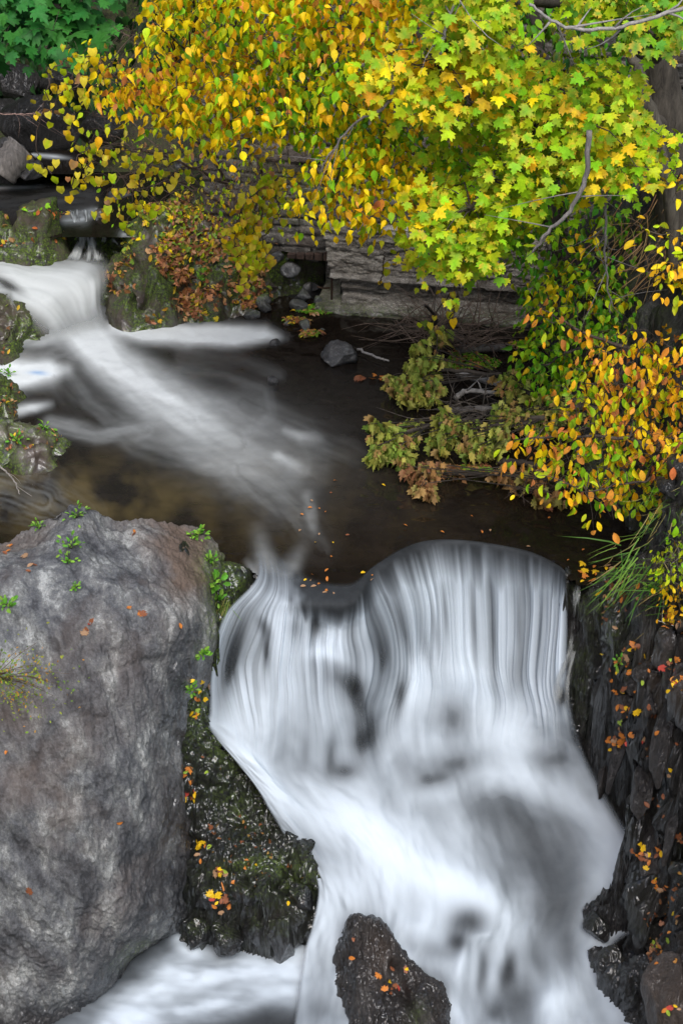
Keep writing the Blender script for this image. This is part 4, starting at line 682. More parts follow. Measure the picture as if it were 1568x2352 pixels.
TPL = dict(ovate=strip_t([0, .14, .4, .66, .9, 1.15], [.02, .24, .34, .27, .1, 0], .45, .2), ellip=strip_t([0, .2, .45, .7, .9, 1.0], [.01, .19, .27, .24, .12, 0], .35, .12),
           heart=strip_t([0, .06, .34, .6, .84, 1.0], [.05, .4, .5, .38, .16, 0], .2, .2, .14), maple=maple_t(), droopy=(maple_t(1.0, .5)[0] * [.55, 1.15, 1], maple_t()[1]), small=strip_t([0, .35, .75, 1.0], [.02, .26, .24, 0], .3, .1), blade=strip_t([0, .3, .65, 1.0], [.012, .015, .011, 0], .3, .5))
def nrm(a): return a / (np.linalg.norm(a, axis=-1, keepdims=True) + 1e-9)
def leaf_arrays(tp, C, T, Nn, size, col, col2=None):
    V0, F0 = TPL[tp]; k = len(C); T = nrm(T); Nn = nrm(Nn - (Nn * T).sum(1)[:, None] * T); S = np.cross(T, Nn); size = np.broadcast_to(size, k)[:, None, None]
    curl = rng.uniform(.2, 3.2, k)[:, None]
    V = C[:, None] + size * (V0[None, :, 0, None] * S[:, None] * rng.uniform(.8, 1.1, k)[:, None, None] + V0[None, :, 1, None] * T[:, None] + (V0[None, :, 2] * curl)[..., None] * Nn[:, None])
    F = (F0[None] + (np.arange(k) * len(V0))[:, None, None]).reshape(-1, 3); c = np.repeat(col[:, None], len(V0), 1)
    if col2 is not None:
        ctr = np.array([0, .4]); e = np.clip(np.hypot(V0[:, 0] * 1.5, V0[:, 1] - .4) * 1.25, 0, 1) ** 2; a = (rng.random(k) ** 1.6)[:, None] * e[None]; c = c * (1 - a[..., None]) + col2[:, None] * a[..., None]
    return V.reshape(-1, 3), F, c.reshape(-1, 3)
class Leaves:
    def __init__(s): s.V = []; s.F = []; s.C = []; s.n = 0
    def add(s, *a, **k):
        V, F, C = leaf_arrays(*a, **k); s.V.append(V); s.F.append(F + s.n); s.C.append(C); s.n += len(V)
    def build(s, name, parent=None, mat='leaf', **k):
        return mesh_obj(name, np.concatenate(s.V), np.concatenate(s.F), M[mat], parent, {'col': np.concatenate(s.C)}, True, **k)
Yl = (.97, .68, .008); YO = (.95, .48, .012); OR = (.85, .34, .05); YG = (.46, .60, .01); LG = (.22, .50, .012); GR = (.07, .30, .015); DG = (.03, .13, .03); BR = (.26, .1, .04); TAN = (.45, .24, .11)
def pick(n, items):
    c = np.array([i[0] for i in items]); p = np.array([i[1] for i in items], float); p /= p.sum(); o = c[rng.choice(len(c), n, p=p)]
    o = o * rng.uniform(.75, 1.2, (n, 1)); return np.clip(o * rng.uniform(.9, 1.1, (n, 3)), 0, .95)
def sample_poly(poly, sep, y0, y1, tries=6000):
    poly = np.array(poly, float); lo, hi = poly.min(0), poly.max(0); out = []
    q = lo + rng.random((tries, 2)) * (hi - lo); q = q[inpoly(q[:, 0], q[:, 1], poly)]
    for p in q:
        if all((p[0] - o[0]) ** 2 + (p[1] - o[1]) ** 2 > sep * sep for o in out): out.append(tuple(p))
    out = np.array(out); return out, PY(out[:, 0], out[:, 1], rng.uniform(y0, y1, len(out)))
def sprays(L, tp, cs, R, per, size, mode, colf, col2=(.75, .3, .05), flat=.18, tilt=.5):
    k = len(cs); c = np.repeat(cs, per, 0); n = len(c)
    N0 = nrm(np.array([0, -tilt, .9]) + rng.normal(size=(k, 3)) * .22); N0 = np.repeat(N0, per, 0)
    a = rng.uniform(0, 2 * math.pi, n); X = nrm(np.cross(N0, np.array([0, 1., .2]))); Yv = np.cross(N0, X); rad = np.sqrt(rng.random(n)); rd = X * np.cos(a)[:, None] + Yv * np.sin(a)[:, None]
    Rr = np.repeat(R * rng.uniform(.7, 1.2, k), per)
    C = c + rd * (rad * Rr)[:, None] + N0 * (rng.normal(size=n) * flat * Rr)[:, None] - np.array([0, 0, 1.]) * (rad ** 2 * Rr * .35)[:, None]
    if mode == 'flat': T = rd + rng.normal(size=(n, 3)) * .35 + [0, -.25, -.35]; Nn = N0 + rng.normal(size=(n, 3)) * .45
    elif mode == 'hang': T = np.array([0, -.15, -1.]) + rd * .45 + rng.normal(size=(n, 3)) * .33; Nn = np.array([0, -.75, .6]) + rng.normal(size=(n, 3)) * .6
    else: T = np.array([0, -.1, -1.]) + rng.normal(size=(n, 3)) * .12; Nn = np.array([0, -.9, .3]) + rng.normal(size=(n, 3)) * .5
    px, py = proj(C); L.add(tp, C, T, Nn, size * (.5 + .75 * rng.random(n) ** .8), colf(n, px, py), np.tile(np.array(col2), (n, 1)) * rng.uniform(.7, 1.1, (n, 1)))
def where(cond, a, b): return np.where(cond[:, None], a, b)
def branches(mb, limbs, cs, R, r0=.012, twigs=4, C=(.6, .55, .5), sag=.15):
    pts = np.concatenate([curve(l, 24) for l in limbs])
    for c in cs:
        d = np.linalg.norm(pts - c, axis=1) + .8 * np.clip(c[2] - pts[:, 2] - .5, 0, 9); j = d.argmin(); a = pts[j]; L = np.linalg.norm(c - a)
        if L > .05: mb.tube(curve([a, a + (c - a) * .5 + [rng.normal() * .08 * L, rng.normal() * .08 * L, sag * L], c], 8, .008 * L), np.linspace(r0, r0 * .4, 8), 4, C)
        for _ in range(twigs):
            e = rng.normal(size=3) * [1, .7, .5]; e /= np.linalg.norm(e); mb.tube(curve([c - e * R * .1, c + e * R * .5 + [0, 0, .04], c + e * R * 1.0 - [0, 0, .08]], 4), np.linspace(r0 * .35, .0015, 4), 3, C)
def limbs_build(mb, limbs, radii, C=(.6, .55, .5), k=8):
    for l, (a, b) in zip(limbs, radii): mb.tube(curve(l, 24, .01), np.linspace(a, b, 24), k, C)

# ---- yellow and orange broadleaf tree leaning over from the top of the wall
TA = [(360, -140), (930, -140), (930, 30), (900, 110), (840, 125), (830, 200), (745, 270), (660, 315), (560, 300), (500, 310), (440, 300), (400, 270), (350, 240), (285, 235), (235, 215), (330, 140), (365, 60)]
TB = [(690, 400), (745, 360), (760, 330), (900, 340), (960, 390), (950, 450), (900, 510), (830, 510), (760, 470), (700, 490)]
TC = [(740, 220), (820, 230), (960, 300), (1000, 400), (900, 400), (760, 350), (690, 300)]
def colB(n, px, py):
    o = np.clip(.75 * blob(px, py, 300, 190, 130, 60, 20) + .2 * blob(px, py, 850, 470, 120, 60) + .3 * blob(px, py, 760, 20, 160, 80) + .2 * blob(px, py, 540, 150, 160, 90), 0, .5); g = np.clip(.9 * blob(px, py, 690, 210, 110, 110) + .4 * blob(px, py, 560, 60, 160, 70) + .4 * blob(px, py, 900, 330, 110, 70), 0, .7); u = rng.random(n)
    r = pick(n, [(Yl, .55), (YO, .14), (YG, .2), (LG, .15)]); r = where(u < g, pick(n, [(LG, .5), (GR, .3), (YG, .3)]), r); return where(rng.random(n) < o * .75, pick(n, [(OR, .6), (YO, .5), ((.6, .2, .06), .15)]), r)
roots = PY(640, -60, 21.6)
t = empty('yellow_tree', PY(700, 60, 21.8), 'broadleaf tree hanging yellow and orange leaves over the stone wall', 'tree')
lim = [[PY(700, 60, 21.8), PY(720, -120, 20), PY(640, -40, 17.5), PY(500, 90, 15.6), PY(300, 190, 15.2)], [PY(720, -120, 20), PY(800, 0, 17.5), PY(760, 120, 16), PY(660, 260, 15.4)], [PY(820, 60, 17.8), PY(900, 200, 16.2), PY(860, 350, 15.6), PY(760, 440, 15.0)], [PY(640, -40, 17.5), PY(480, 0, 16), PY(420, 120, 15.5)]]
L = Leaves(); mb = MB(); limbs_build(mb, lim, [(.12, .012), (.08, .01), (.05, .008), (.04, .008)])
for poly, sep, y0, y1, per in ((TA, 24, 14.2, 15.6, 15), (TA, 40, 15.6, 16.8, 14), (TB, 25, 14.2, 15.0, 12), (TC, 28, 14.6, 15.8, 15)):
    q, cs = sample_poly(poly, sep, y0, y1); sprays(L, 'ovate', cs, .2, per, .085, 'hang', colB, (.93, .52, .01), .6); branches(mb, lim, cs[::3], .3, .010, 2)
mb.build('trunk', M['bark'], t); L.build('crown', t)
# ---- big-leaved maple on the right
MA = [[(1000, -140), (1170, -140), (1160, 60), (1190, 110), (1130, 175), (1070, 140), (1010, 80)], [(840, 150), (900, 118), (1010, 140), (1160, 178), (1150, 260), (1060, 235), (960, 250), (860, 210)],
      [(1190, 180), (1390, 160), (1450, 190), (1420, 265), (1515, 305), (1505, 375), (1400, 410), (1300, 385), (1200, 340), (1180, 260)], [(960, 450), (1060, 410), (1190, 350), (1250, 400), (1230, 460), (1170, 500), (1170, 560), (1110, 610), (1020, 625), (970, 610), (955, 540)],
      [(1300, -140), (1600, -140), (1590, 70), (1500, 95), (1420, 70), (1330, 50)], [(1190, 430), (1330, 405), (1500, 400), (1510, 425), (1440, 435), (1300, 455), (1230, 500)], [(1000, 260), (1180, 260), (1200, 340), (1060, 400), (980, 380)]]
def colM(n, px, py):
    y = np.clip(.9 * blob(px, py, 980, 170, 190, 60, 8) + .6 * blob(px, py, 900, 240, 120, 60) + .35 * blob(px, py, 1380, 330, 160, 60) + .3 * blob(px, py, 1050, 480, 120, 40) + .5 * blob(px, py, 1380, 425, 130, 25), 0, .85); g = np.clip(.9 * blob(px, py, 1480, 40, 160, 90), 0, .9)
    r = pick(n, [(LG, .45), ((.32, .56, .01), .4), (YG, .3)]); r = where(rng.random(n) < y, pick(n, [(Yl, .6), (YG, .3), (YO, .15)]), r); return where(rng.random(n) < g, pick(n, [((.13, .38, .03), .6), (LG, .4)]), r)
t = empty('maple_tree', PY(1560, 560, 17.2), 'maple with a thick lichened trunk and bright yellow green lobed leaves above the pool', 'tree')
lim = [[PY(1565, 640, 17.2), PY(1552, 470, 17.1), PY(1520, 250, 17.0), PY(1490, 60, 16.9), PY(1470, -160, 16.8)], [PY(1500, 160, 17), PY(1400, 40, 16.2), PY(1250, 0, 15.4), PY(1080, 40, 14.8), PY(1000, 160, 14.4)], [PY(1530, 300, 17), PY(1440, 230, 16), PY(1320, 240, 15), PY(1220, 300, 14.4), PY(1080, 480, 14.2)], [PY(1500, 160, 17), PY(1520, 0, 16), PY(1480, -80, 15)], [PY(1545, 420, 17), PY(1450, 380, 16), PY(1320, 400, 15)]]
L = Leaves(); mb = MB(); limbs_build(mb, lim, [(.24, .19), (.10, .012), (.09, .012), (.08, .01), (.05, .01)], (.55, .53, .47), 12)
for poly, sep, y0, y1, per in [(p, 23, 13.8, 14.8, 11) for p in MA[:5]] + [(MA[5], 42, 14.2, 14.8, 7), (MA[6], 36, 14.6, 15.6, 9), (MA[2], 44, 15, 15.8, 9), (MA[3], 40, 14.9, 15.5, 9), (MA[0], 40, 15, 16, 9)]:
    q, cs = sample_poly(poly, sep, y0, y1); sprays(L, 'maple', cs, .2, per, .092, 'flat', colM, (.85, .5, .04), .22, .9); branches(mb, lim, cs[::4], .3, .010, 1)
mb.build('trunk', M['bark'], t); L.build('crown', t)
def simple_tree(name, label, cat, polys, tp, size, mode, colf, lim, rad, R=.26, twc=(.6, .55, .5), twigs=2, tilt=.5, every=3, col2=(.7, .3, .05), flat=.3, group=None, base=None):
    t = empty(name, lim[0][0] if base is None else base, label, cat, group); L = Leaves(); mb = MB(); limbs_build(mb, lim, rad, twc)
    for poly, sep, y0, y1, per in polys:
        q, cs = sample_poly(poly, sep, y0, y1); sprays(L, tp, cs, R, per, size, mode, colf, col2, flat, tilt); branches(mb, lim, cs[::every], R * 1.1, .008, twigs, twc)
    mb.build('branches', M['bark'], t); L.build('crown', t); return t
# slim dark trunks
for k, (pts, r0, r1, lb, c) in enumerate([([PY(1290, 760, 18.6), PY(1282, 500, 18.4), PY(1268, 260, 18.2), PY(1228, 90, 18.1), PY(1215, -160, 18)], .12, .07, 'dark curved tree stem behind the maple leaves', (.35, .32, .3)), ([PY(1555, 660, 16.4), PY(1522, 380, 16.3), PY(1478, 200, 16.3), PY(1440, 90, 16.4), PY(1400, -150, 16.5)], .075, .04, 'slender grey green stem in front of the thick lichened trunk', (.85, .85, .75)), ([PY(1400, 400, 18), PY(1290, 200, 17.6), PY(1180, 80, 17.2), PY(960, -80, 17)], .09, .05, 'dark limb slanting up to the left behind the green leaves', (.4, .36, .33))]):
    t = empty('forest_tree', pts[0], lb, 'tree'); mb = MB(); mb.tube(curve(pts, 30, .012), np.linspace(r0, r1, 30), 9, c); mb.build('trunk', M['bark'], t)
    L = Leaves(); q, cs = sample_poly([(a, b) for a, b in [(1160 + 90 * k, -140), (1300 + 90 * k, -140), (1320 + 80 * k, 140), (1200 + 80 * k, 150)]], 50, 18.2, 18.8); sprays(L, 'ovate', cs, .3, 10, .12, 'hang', lambda n, px, py: pick(n, [(GR, .6), (DG, .3), (LG, .2)])); L.build('crown', t)
# understory of green and yellow leaves between the maple and the wall
def colU(n, px, py):
    y = np.clip(.6 * blob(px, py, 900, 400, 160, 120) + .45 * blob(px, py, 1120, 250, 80, 140) + .35 * blob(px, py, 1330, 560, 60, 60), 0, .6); r = pick(n, [(GR, .6), ((.13, .34, .025), .4), (LG, .22), (Yl, .05)]); return where(rng.random(n) < y, pick(n, [(Yl, .5), (YG, .4), (YO, .1)]), r)
simple_tree('linden_tree', 'mid green leafy tree between the maple and the wall with scattered yellow leaves', 'tree', [([(900, -140), (1230, -140), (1240, 330), (1200, 560), (1120, 560), (960, 420), (760, 330), (720, 200), (820, 60)], 38, 16.6, 17.6, 13), ([(1200, 300), (1420, 420), (1440, 640), (1260, 660), (1190, 560)], 32, 16.4, 17.6, 13), ([(1000, 300), (1250, 300), (1230, 600), (1080, 560)], 38, 15.9, 16.6, 12)], 'ovate', .095, 'hang', colU,
    [[PY(1310, 800, 18), PY(1290, 600, 17.8), PY(1200, 380, 17.4), PY(1060, 200, 17), PY(940, 60, 17)], [PY(1200, 380, 17.4), PY(1050, 380, 17.0), PY(880, 330, 16.6)]], [(.1, .03), (.05, .01)], .3)
simple_tree('green_maple', 'deep green maple branch reaching in at the top left corner', 'tree', [([(-150, -140), (240, -140), (215, 40), (195, 95), (120, 75), (60, 95), (-150, 90)], 34, 19.3, 20.6, 10)], 'maple', .19, 'flat', lambda n, px, py: pick(n, [((.035, .19, .035), .6), ((.06, .26, .04), .3)]), [[PY(-120, 200, 23), PY(-60, 20, 21), PY(60, 0, 20), PY(190, 30, 19.9)]], [(.12, .015)], .34, col2=(.05, .2, .03), tilt=.9)
# scrubby bush of fine twigs with small leaves
def colT(n, px, py): return pick(n, [(YG, .5), ((.5, .45, .05), .3), (LG, .3), (Yl, .2), (TAN, .1)])
lim = [[P(560, 560, 1.0), PY(520, 420, 20), PY(430, 300, 18.5), PY(300, 200, 17.5), PY(180, 130, 17)], [P(560, 560, 1.0), PY(600, 400, 19.5), PY(560, 330, 18.4), PY(480, 250, 17.6)], [PY(520, 420, 20), PY(380, 360, 18.4), PY(230, 330, 17.2)], [PY(560, 500, 20.3), PY(420, 420, 19), PY(300, 440, 18)], [PY(430, 300, 18.5), PY(330, 120, 18), PY(260, 60, 18)]]
simple_tree('twiggy_bush', 'tangled bush of thin brown twigs and tiny yellow green leaves over the bank mound', 'bush', [([(190, 250), (420, 320), (660, 320), (690, 420), (600, 520), (480, 480), (330, 500), (240, 420), (200, 340)], 34, 17.6, 19.6, 7), ([(180, 130), (330, 60), (360, 20), (360, 140), (300, 240), (200, 220)], 34, 17, 18, 6), ([(640, 500), (700, 430), (560, 400), (430, 470), (440, 540)], 26, 18.6, 20, 8)], 'small', .07, 'hang', colT, lim, [(.03, .006), (.025, .006), (.02, .005), (.02, .005), (.02, .004)], .26, (.75, .55, .45), 6, every=1, flat=.6)
# shrubs on the right bank
def colS(n, px, py): return where(rng.random(n) < np.clip(.7 * blob(px, py, 1310, 670, 110, 50) + .1, 0, .7), pick(n, [(Yl, .35), (YG, .5)]), pick(n, [(GR, .5), (LG, .4)]))
simple_tree('bank_shrub', 'green and yellow shrub cascading down to the pool beside the concrete footing', 'shrub', [([(1225, 640), (1300, 615), (1430, 640), (1455, 720), (1400, 780), (1330, 860), (1270, 880), (1210, 800), (1225, 730)], 25, 16.0, 16.9, 12), ([(1190, 780), (1260, 780), (1290, 890), (1230, 900)], 26, 16.4, 16.8, 10)], 'ovate', .09, 'hang', colS, [[P(1400, 800, .9), PY(1380, 720, 16.8), PY(1300, 660, 16.4)], [P(1400, 800, .9), PY(1330, 800, 16.6), PY(1250, 840, 16.4)]], [(.03, .01), (.03, .01)], .24)
def colO(n, px, py):
    g = np.clip(.8 * blob(px, py, 1130 + 230, 1050, 60, 60) + .5 * blob(px, py, 1500, 1150, 90, 60) + .25 + .3 * blob(px, py, 1330, 880, 60, 60), 0, .8); return where(rng.random(n) < g, pick(n, [(LG, .4), (YG, .5)]), pick(n, [(Yl, .4), (YO, .5), (OR, .35), ((.62, .2, .06), .15)]))
lim = [[P(1600, 1250, 1.0), PY(1580, 1100, 13.9), PY(1480, 1020, 13.6), PY(1330, 1000, 13.7), PY(1180, 1010, 14.0)], [P(1600, 1250, 1.0), PY(1590, 950, 14.2), PY(1480, 820, 14.4), PY(1330, 760, 14.6), PY(1235, 700, 14.8)], [PY(1580, 1100, 13.9), PY(1500, 1100, 13.4), PY(1330, 1130, 13.4)], [PY(1590, 950, 14.2), PY(1500, 900, 14), PY(1340, 880, 14.1)], [PY(1590, 950, 14.2), PY(1560, 820, 14.3), PY(1500, 780, 14.6)]]
simple_tree('orange_shrub', 'arching shrub with orange yellow oval leaves spreading over the right side of the pool', 'shrub', [([(1340, 860), (1440, 770), (1700, 780), (1700, 1180), (1500, 1150), (1400, 1140), (1320, 1090), (1240, 1040), (1180, 1020), (1240, 980), (1340, 950), (1300, 900)], 27, 13.4, 14.4, 14), ([(1230, 1090), (1330, 1100), (1420, 1160), (1400, 1180), (1320, 1150)], 34, 13.2, 13.6, 6), ([(1235, 690), (1300, 715), (1450, 770), (1400, 800), (1330, 790), (1240, 740)], 34, 14.4, 14.9, 6), ([(1450, 1000), (1700, 1000), (1700, 1300), (1560, 1180)], 40, 12.9, 13.4, 8)], 'ellip', .095, 'hang', colO, lim, [(.035, .006), (.035, .006), (.025, .005), (.02, .005), (.02, .005)], .24, (.6, .5, .45), 3, every=1, col2=(.85, .38, .04), flat=.5)
simple_tree('round_leaf_bush', 'bush of small round yellow green leaves at the right edge above the cliff', 'bush', [([(1500, 1290), (1560, 1230), (1700, 1240), (1700, 1430), (1540, 1400), (1520, 1350)], 18, 12.2, 12.7, 10)], 'small', .06, 'hang', lambda n, px, py: where(py > 1340, pick(n, [(YO, .6), (Yl, .4)]), pick(n, [(YG, .6), (LG, .3)])), [[P(1640, 1290, 1.2), PY(1580, 1280, 12.4), PY(1520, 1330, 12.5)]], [(.012, .004)], .14, (.9, .85, .8), 3, every=1, flat=.5)
simple_tree('pinnate_branch', 'yellow branch of paired leaflets entering from the right edge above the orange shrub', 'branch', [([(1490, 640), (1620, 560), (1640, 600), (1600, 690), (1540, 650)], 16, 13.6, 14, 6), ([(1440, 505), (1560, 540), (1640, 600), (1560, 570), (1470, 530)], 26, 13.8, 14.2, 5), ([(1540, 400), (1640, 360), (1640, 480), (1560, 450)], 26, 13.8, 14.2, 5)], 'ellip', .10, 'flat', lambda n, px, py: pick(n, [(Yl, .4), (YG, .5), (YO, .3)]), [[PY(1680, 560, 14), PY(1600, 600, 13.9), PY(1500, 650, 13.8)], [PY(1680, 560, 14), PY(1600, 560, 14), PY(1450, 515, 14)], [PY(1680, 500, 14), PY(1600, 430, 14), PY(1555, 410, 14)]], [(.015, .004)] * 3, .16, (.6, .5, .4), 2, every=1)
# ---- grapevine garlands with heart leaves
def vine(strands, label, yoff=0, size=.09, dens=.06, colf=None, cl=1):
    a = strands[0][0]; t = empty('grape_vine', PY(a[0], a[1], a[2]), label, 'vine', 'garlands of grapevine'); mb = MB(); L = Leaves(); colf = colf or (lambda n: pick(n, [((.72, .66, .04), .5), (Yl, .3), (YG, .5), (TAN, .05)]))
    for s in strands:
        c = curve([PY(x, y, d) for x, y, d in s], 40, .012); mb.tube(c, .006, 4, (.5, .35, .28)); seg = np.linalg.norm(np.diff(c, axis=0), axis=1).sum(); n = int(seg / dens); u = np.linspace(0, 39, n); i = np.clip(u.astype(int), 0, 38); p = c[i] + (c[i + 1] - c[i]) * (u - i)[:, None]
        for _ in range(cl): L.add('heart', p + rng.normal(size=(n, 3)) * [.07, .06, .05], np.array([0, -.1, -1]) + rng.normal(size=(n, 3)) * .3, np.array([0, -.95, .35]) + rng.normal(size=(n, 3)) * .3, size * rng.uniform(.6, 1.15, n), colf(n), np.tile((.6, .28, .05), (n, 1)))
    mb.build('stem', M['bark'], t); L.build('leaves', t)
vine([[(240, 130, 16.6), (170, 130, 16.4), (120, 160, 16.3), (105, 230, 16.2), (85, 300, 16.2), (95, 370, 16.2), (120, 400, 16.2)], [(240, 130, 16.6), (180, 160, 16.4), (110, 260, 16.2)], [(260, 150, 16.6), (190, 190, 16.3), (130, 230, 16.3)], [(230, 190, 16.5), (170, 260, 16.3), (160, 300, 16.3)]], 'grapevine hanging in a thin yellow green curtain furthest left over the upper stream', cl=1)
vine([[(420, 350, 16.8), (330, 350, 16.6), (230, 340, 16.5), (180, 360, 16.4), (165, 430, 16.4)], [(420, 350, 16.8), (310, 390, 16.5), (250, 440, 16.4), (240, 500, 16.4)], [(400, 370, 16.8), (320, 420, 16.5), (300, 480, 16.4), (290, 520, 16.4)], [(430, 380, 16.8), (370, 420, 16.6), (340, 490, 16.5)], [(230, 340, 16.5), (200, 390, 16.4), (190, 440, 16.4)]], 'yellow grapevine draped over the narrow upper cascade', cl=1)
vine([[(700, 400, 17.2), (620, 420, 17), (600, 500, 16.9), (590, 580, 16.8), (570, 660, 16.8)], [(640, 410, 17), (560, 470, 16.9), (570, 560, 16.8), (560, 620, 16.8)], [(620, 420, 17), (640, 480, 16.9), (600, 560, 16.8), (600, 610, 16.8)], [(560, 470, 16.9), (540, 540, 16.8), (545, 590, 16.8)], [(600, 470, 17), (580, 540, 16.8), (585, 600, 16.8)]], 'lime grapevine hanging in front of the culvert corner of the wall', cl=2)
vine([[(1090, 600, 16.2), (1060, 640, 16.2), (1000, 720, 16.4), (970, 730, 16.5)], [(1060, 640, 16.2), (1045, 700, 16.3), (1020, 760, 16.4)], [(880, 570, 17.6), (880, 620, 17.6), (870, 650, 17.6)]], 'sparse grapevine trailing from the maple down to the brush pile', dens=.16)
# ---- fallen maple boughs with wilted drooping leaves in the pool
def colW(n): return pick(n, [((.36, .44, .08), .5), ((.2, .3, .05), .4), ((.55, .55, .12), .35), ((.5, .32, .12), .2)])
def bough(blobs, label, stem, colf=colW, per=36):
    t = empty('fallen_bough', P(stem[-1][0], stem[-1][1], 0.0), label, 'fallen branch', 'fallen maple boughs in the pool'); mb = MB(); L = Leaves(); sp_ = [P(x, y, z) for x, y, z in stem]; mb.tube(curve(sp_, 20, .01), np.linspace(.03, .012, 20), 6, (.5, .45, .4))
    for (x, y, rx, ry, z) in blobs:
        c0 = P(x, y, z); m = np.linalg.norm(c0 - CAM) * TX * 2 / 1568; k = max(3, int(rx * ry / 200)); cs = c0 + np.clip(rng.normal(size=(k, 3)), -1.6, 1.6) * [rx * m * .4, ry * m * .6, .05]; cs[:, 2] = np.maximum(cs[:, 2], .12)
        for c in cs: mb.tube(curve([sp_[rng.integers(len(sp_))], (c + c0) / 2 + [0, 0, .05], c], 5), np.linspace(.008, .003, 5), 3, (.4, .35, .3))
        n = k * 11; C = np.repeat(cs, 11, 0) + rng.normal(size=(n, 3)) * [.06, .06, .03]; C[:, 2] = np.maximum(C[:, 2], .1)
        L.add('droopy', C, np.array([0, -.25, -1]) + rng.normal(size=(n, 3)) * .3, np.array([0, -.9, .4]) + rng.normal(size=(n, 3)) * .5, .115 * rng.uniform(.7, 1.1, n), colf(n), np.tile((.5, .35, .12), (n, 1)))
    mb.build('stem', M['bark'], t); L.build('leaves', t)
bough([(960, 855, 60, 24, .25), (1000, 830, 36, 20, .4), (920, 870, 40, 20, .2), (990, 890, 50, 30, .25), (940, 900, 40, 24, .2), (1010, 760, 20, 16, .5), (965, 800, 18, 16, .4)], 'wilted maple bough below the brush pile, upper left one of the wet boughs', [(1150, 860, .3), (1000, 850, .3), (930, 860, .2)])
bough([(880, 990, 50, 30, .25), (930, 1000, 36, 26, .25), (850, 1035, 34, 22, .2), (910, 1040, 46, 22, .2), (950, 970, 20, 20, .25)], 'wilted maple bough reaching furthest left over the open pool', [(1100, 960, .3), (980, 980, .3), (870, 1010, .2)])
bough([(1020, 965, 40, 26, .3), (1060, 985, 40, 26, .3), (1010, 1010, 26, 20, .2), (1100, 1010, 46, 24, .25), (1150, 1000, 40, 26, .3), (1100, 1040, 40, 14, .15)], 'wilted maple bough in the middle of the fallen boughs in front of the bleached limbs', [(1250, 960, .5), (1100, 980, .3), (1000, 980, .2)])
bough([(1165, 870, 46, 26, .35), (1190, 900, 40, 30, .4), (1230, 920, 50, 30, .45), (1210, 960, 60, 30, .4), (1150, 940, 40, 20, .35), (1280, 930, 40, 40, .5)], 'wilted maple bough tucked under the green bank shrub', [(1380, 940, .6), (1260, 920, .5), (1160, 880, .35)])
bough([(960, 1090, 40, 16, .15), (975, 1120, 24, 12, .12), (1020, 1080, 34, 12, .15), (1170, 1090, 40, 14, .15), (1220, 1100, 44, 18, .15), (1250, 1140, 24, 16, .12)], 'brown withered maple bough lying lowest in the pool', [(1330, 1110, .3), (1150, 1090, .12), (980, 1090, .1)], lambda n: pick(n, [((.3, .15, .07), .5), ((.42, .24, .1), .4), ((.3, .3, .08), .3)]))
# ---- dead brush, logs, twigs
def twigpile(name, label, cat, n, cen, rx, ry, z, r=(.004, .01), ln=(.3, .9), C=(.75, .6, .5), mat='bark', lift=.3):
    mb = MB()
    for _ in range(n):
        a = P(cen[0] + rng.normal() * rx * .35, cen[1] + rng.normal() * ry * .3, z + abs(rng.normal()) * .06); d = rng.normal(size=3) * [1, .7, .45]; d[2] = abs(d[2]) * lift * 2; d /= np.linalg.norm(d); l = rng.uniform(*ln)
        c = curve([a, a + d * l * .5 + rng.normal(size=3) * .06 * l, a + d * l + rng.normal(size=3) * .12 * l + [0, 0, -.1 * l]], 8); mb.tube(c, np.linspace(rng.uniform(*r), .002, 8), 4, C)
        for _ in range(2):
            j = rng.integers(2, 6); e = rng.normal(size=3); mb.tube([c[j], c[j] + (d * .6 + e * .25) * l * .35], (.003, .0015), 3, C)
    return prop(mb.build(name, M[mat]), label, cat)
twigpile('brush_pile', 'tangle of thin bare brown twigs standing out of the dark pool', 'brush', 150, (1030, 765), 150, 60, .1, r=(.006, .012), ln=(.4, 1.1), C=(1.3, 1.05, .9), lift=.5)
twigpile('brush_pile', 'mat of dark wet twigs among the fallen boughs', 'brush', 60, (1110, 950), 120, 40, .03, r=(.006, .012), C=(.9, .85, .8), lift=.25)
twigpile('brush_pile', 'brown dead twigs under the orange shrub at the waterline', 'brush', 50, (1240, 1120), 90, 30, .03, ln=(.2, .5), lift=.3)
def bar(name, label, cat, pts, r, C=(1.0, .98, .95), mat='greywood', k=8, side=0):
    mb = MB(); c = curve(pts, 26, .006); mb.tube(c, np.linspace(r[0], r[1], 26), k, C)
    for _ in range(side):
        j = rng.integers(6, 24); d = rng.normal(size=3) * .2 + (c[j] - c[j - 1]) / np.linalg.norm(c[j] - c[j - 1]) * .15; mb.tube(curve([c[j], c[j] + d * .6 + rng.normal(size=3) * .02, c[j] + d * 1.3], 4), (r[1] * .7, .0015), 4, C)
    return prop(mb.build(name, M[mat]), label, cat)
bar('dead_branch', 'short bleached branch lying in the pool left of the brush pile', 'branch', [P(820, 803, .04), P(870, 822, .06), P(893, 829, .05)], (.016, .011))
bar('dead_branch', 'pale straight log half out of the water under the brush pile', 'branch', [P(1050, 858, .08), P(1100, 868, .1), P(1150, 882, .12)], (.05, .045))
bar('dead_branch', 'bleached forked limb lying below the pale straight log', 'branch', [P(1045, 915, .06), P(1070, 898, .12), P(1130, 902, .14), P(1150, 905, .1)], (.035, .02), side=4)
bar('dead_branch', 'grey knotty limb just behind the middle fallen bough', 'branch', [P(1020, 945, .05), P(1090, 940, .1), P(1180, 942, .14), P(1240, 935, .2)], (.045, .03), (.45, .42, .4), side=5)
bar('dead_branch', 'grey plank like log beyond the patch of duckweed', 'branch', [P(1050, 805, .04), P(1110, 798, .06), P(1160, 800, .05)], (.06, .05), (.35, .34, .33))
bar('dead_branch', 'dark wet log at the lowest edge of the fallen boughs', 'branch', [P(1140, 1058, .03), P(1190, 1062, .05), P(1260, 1075, .05)], (.04, .03), (.25, .2, .17), 'bark')
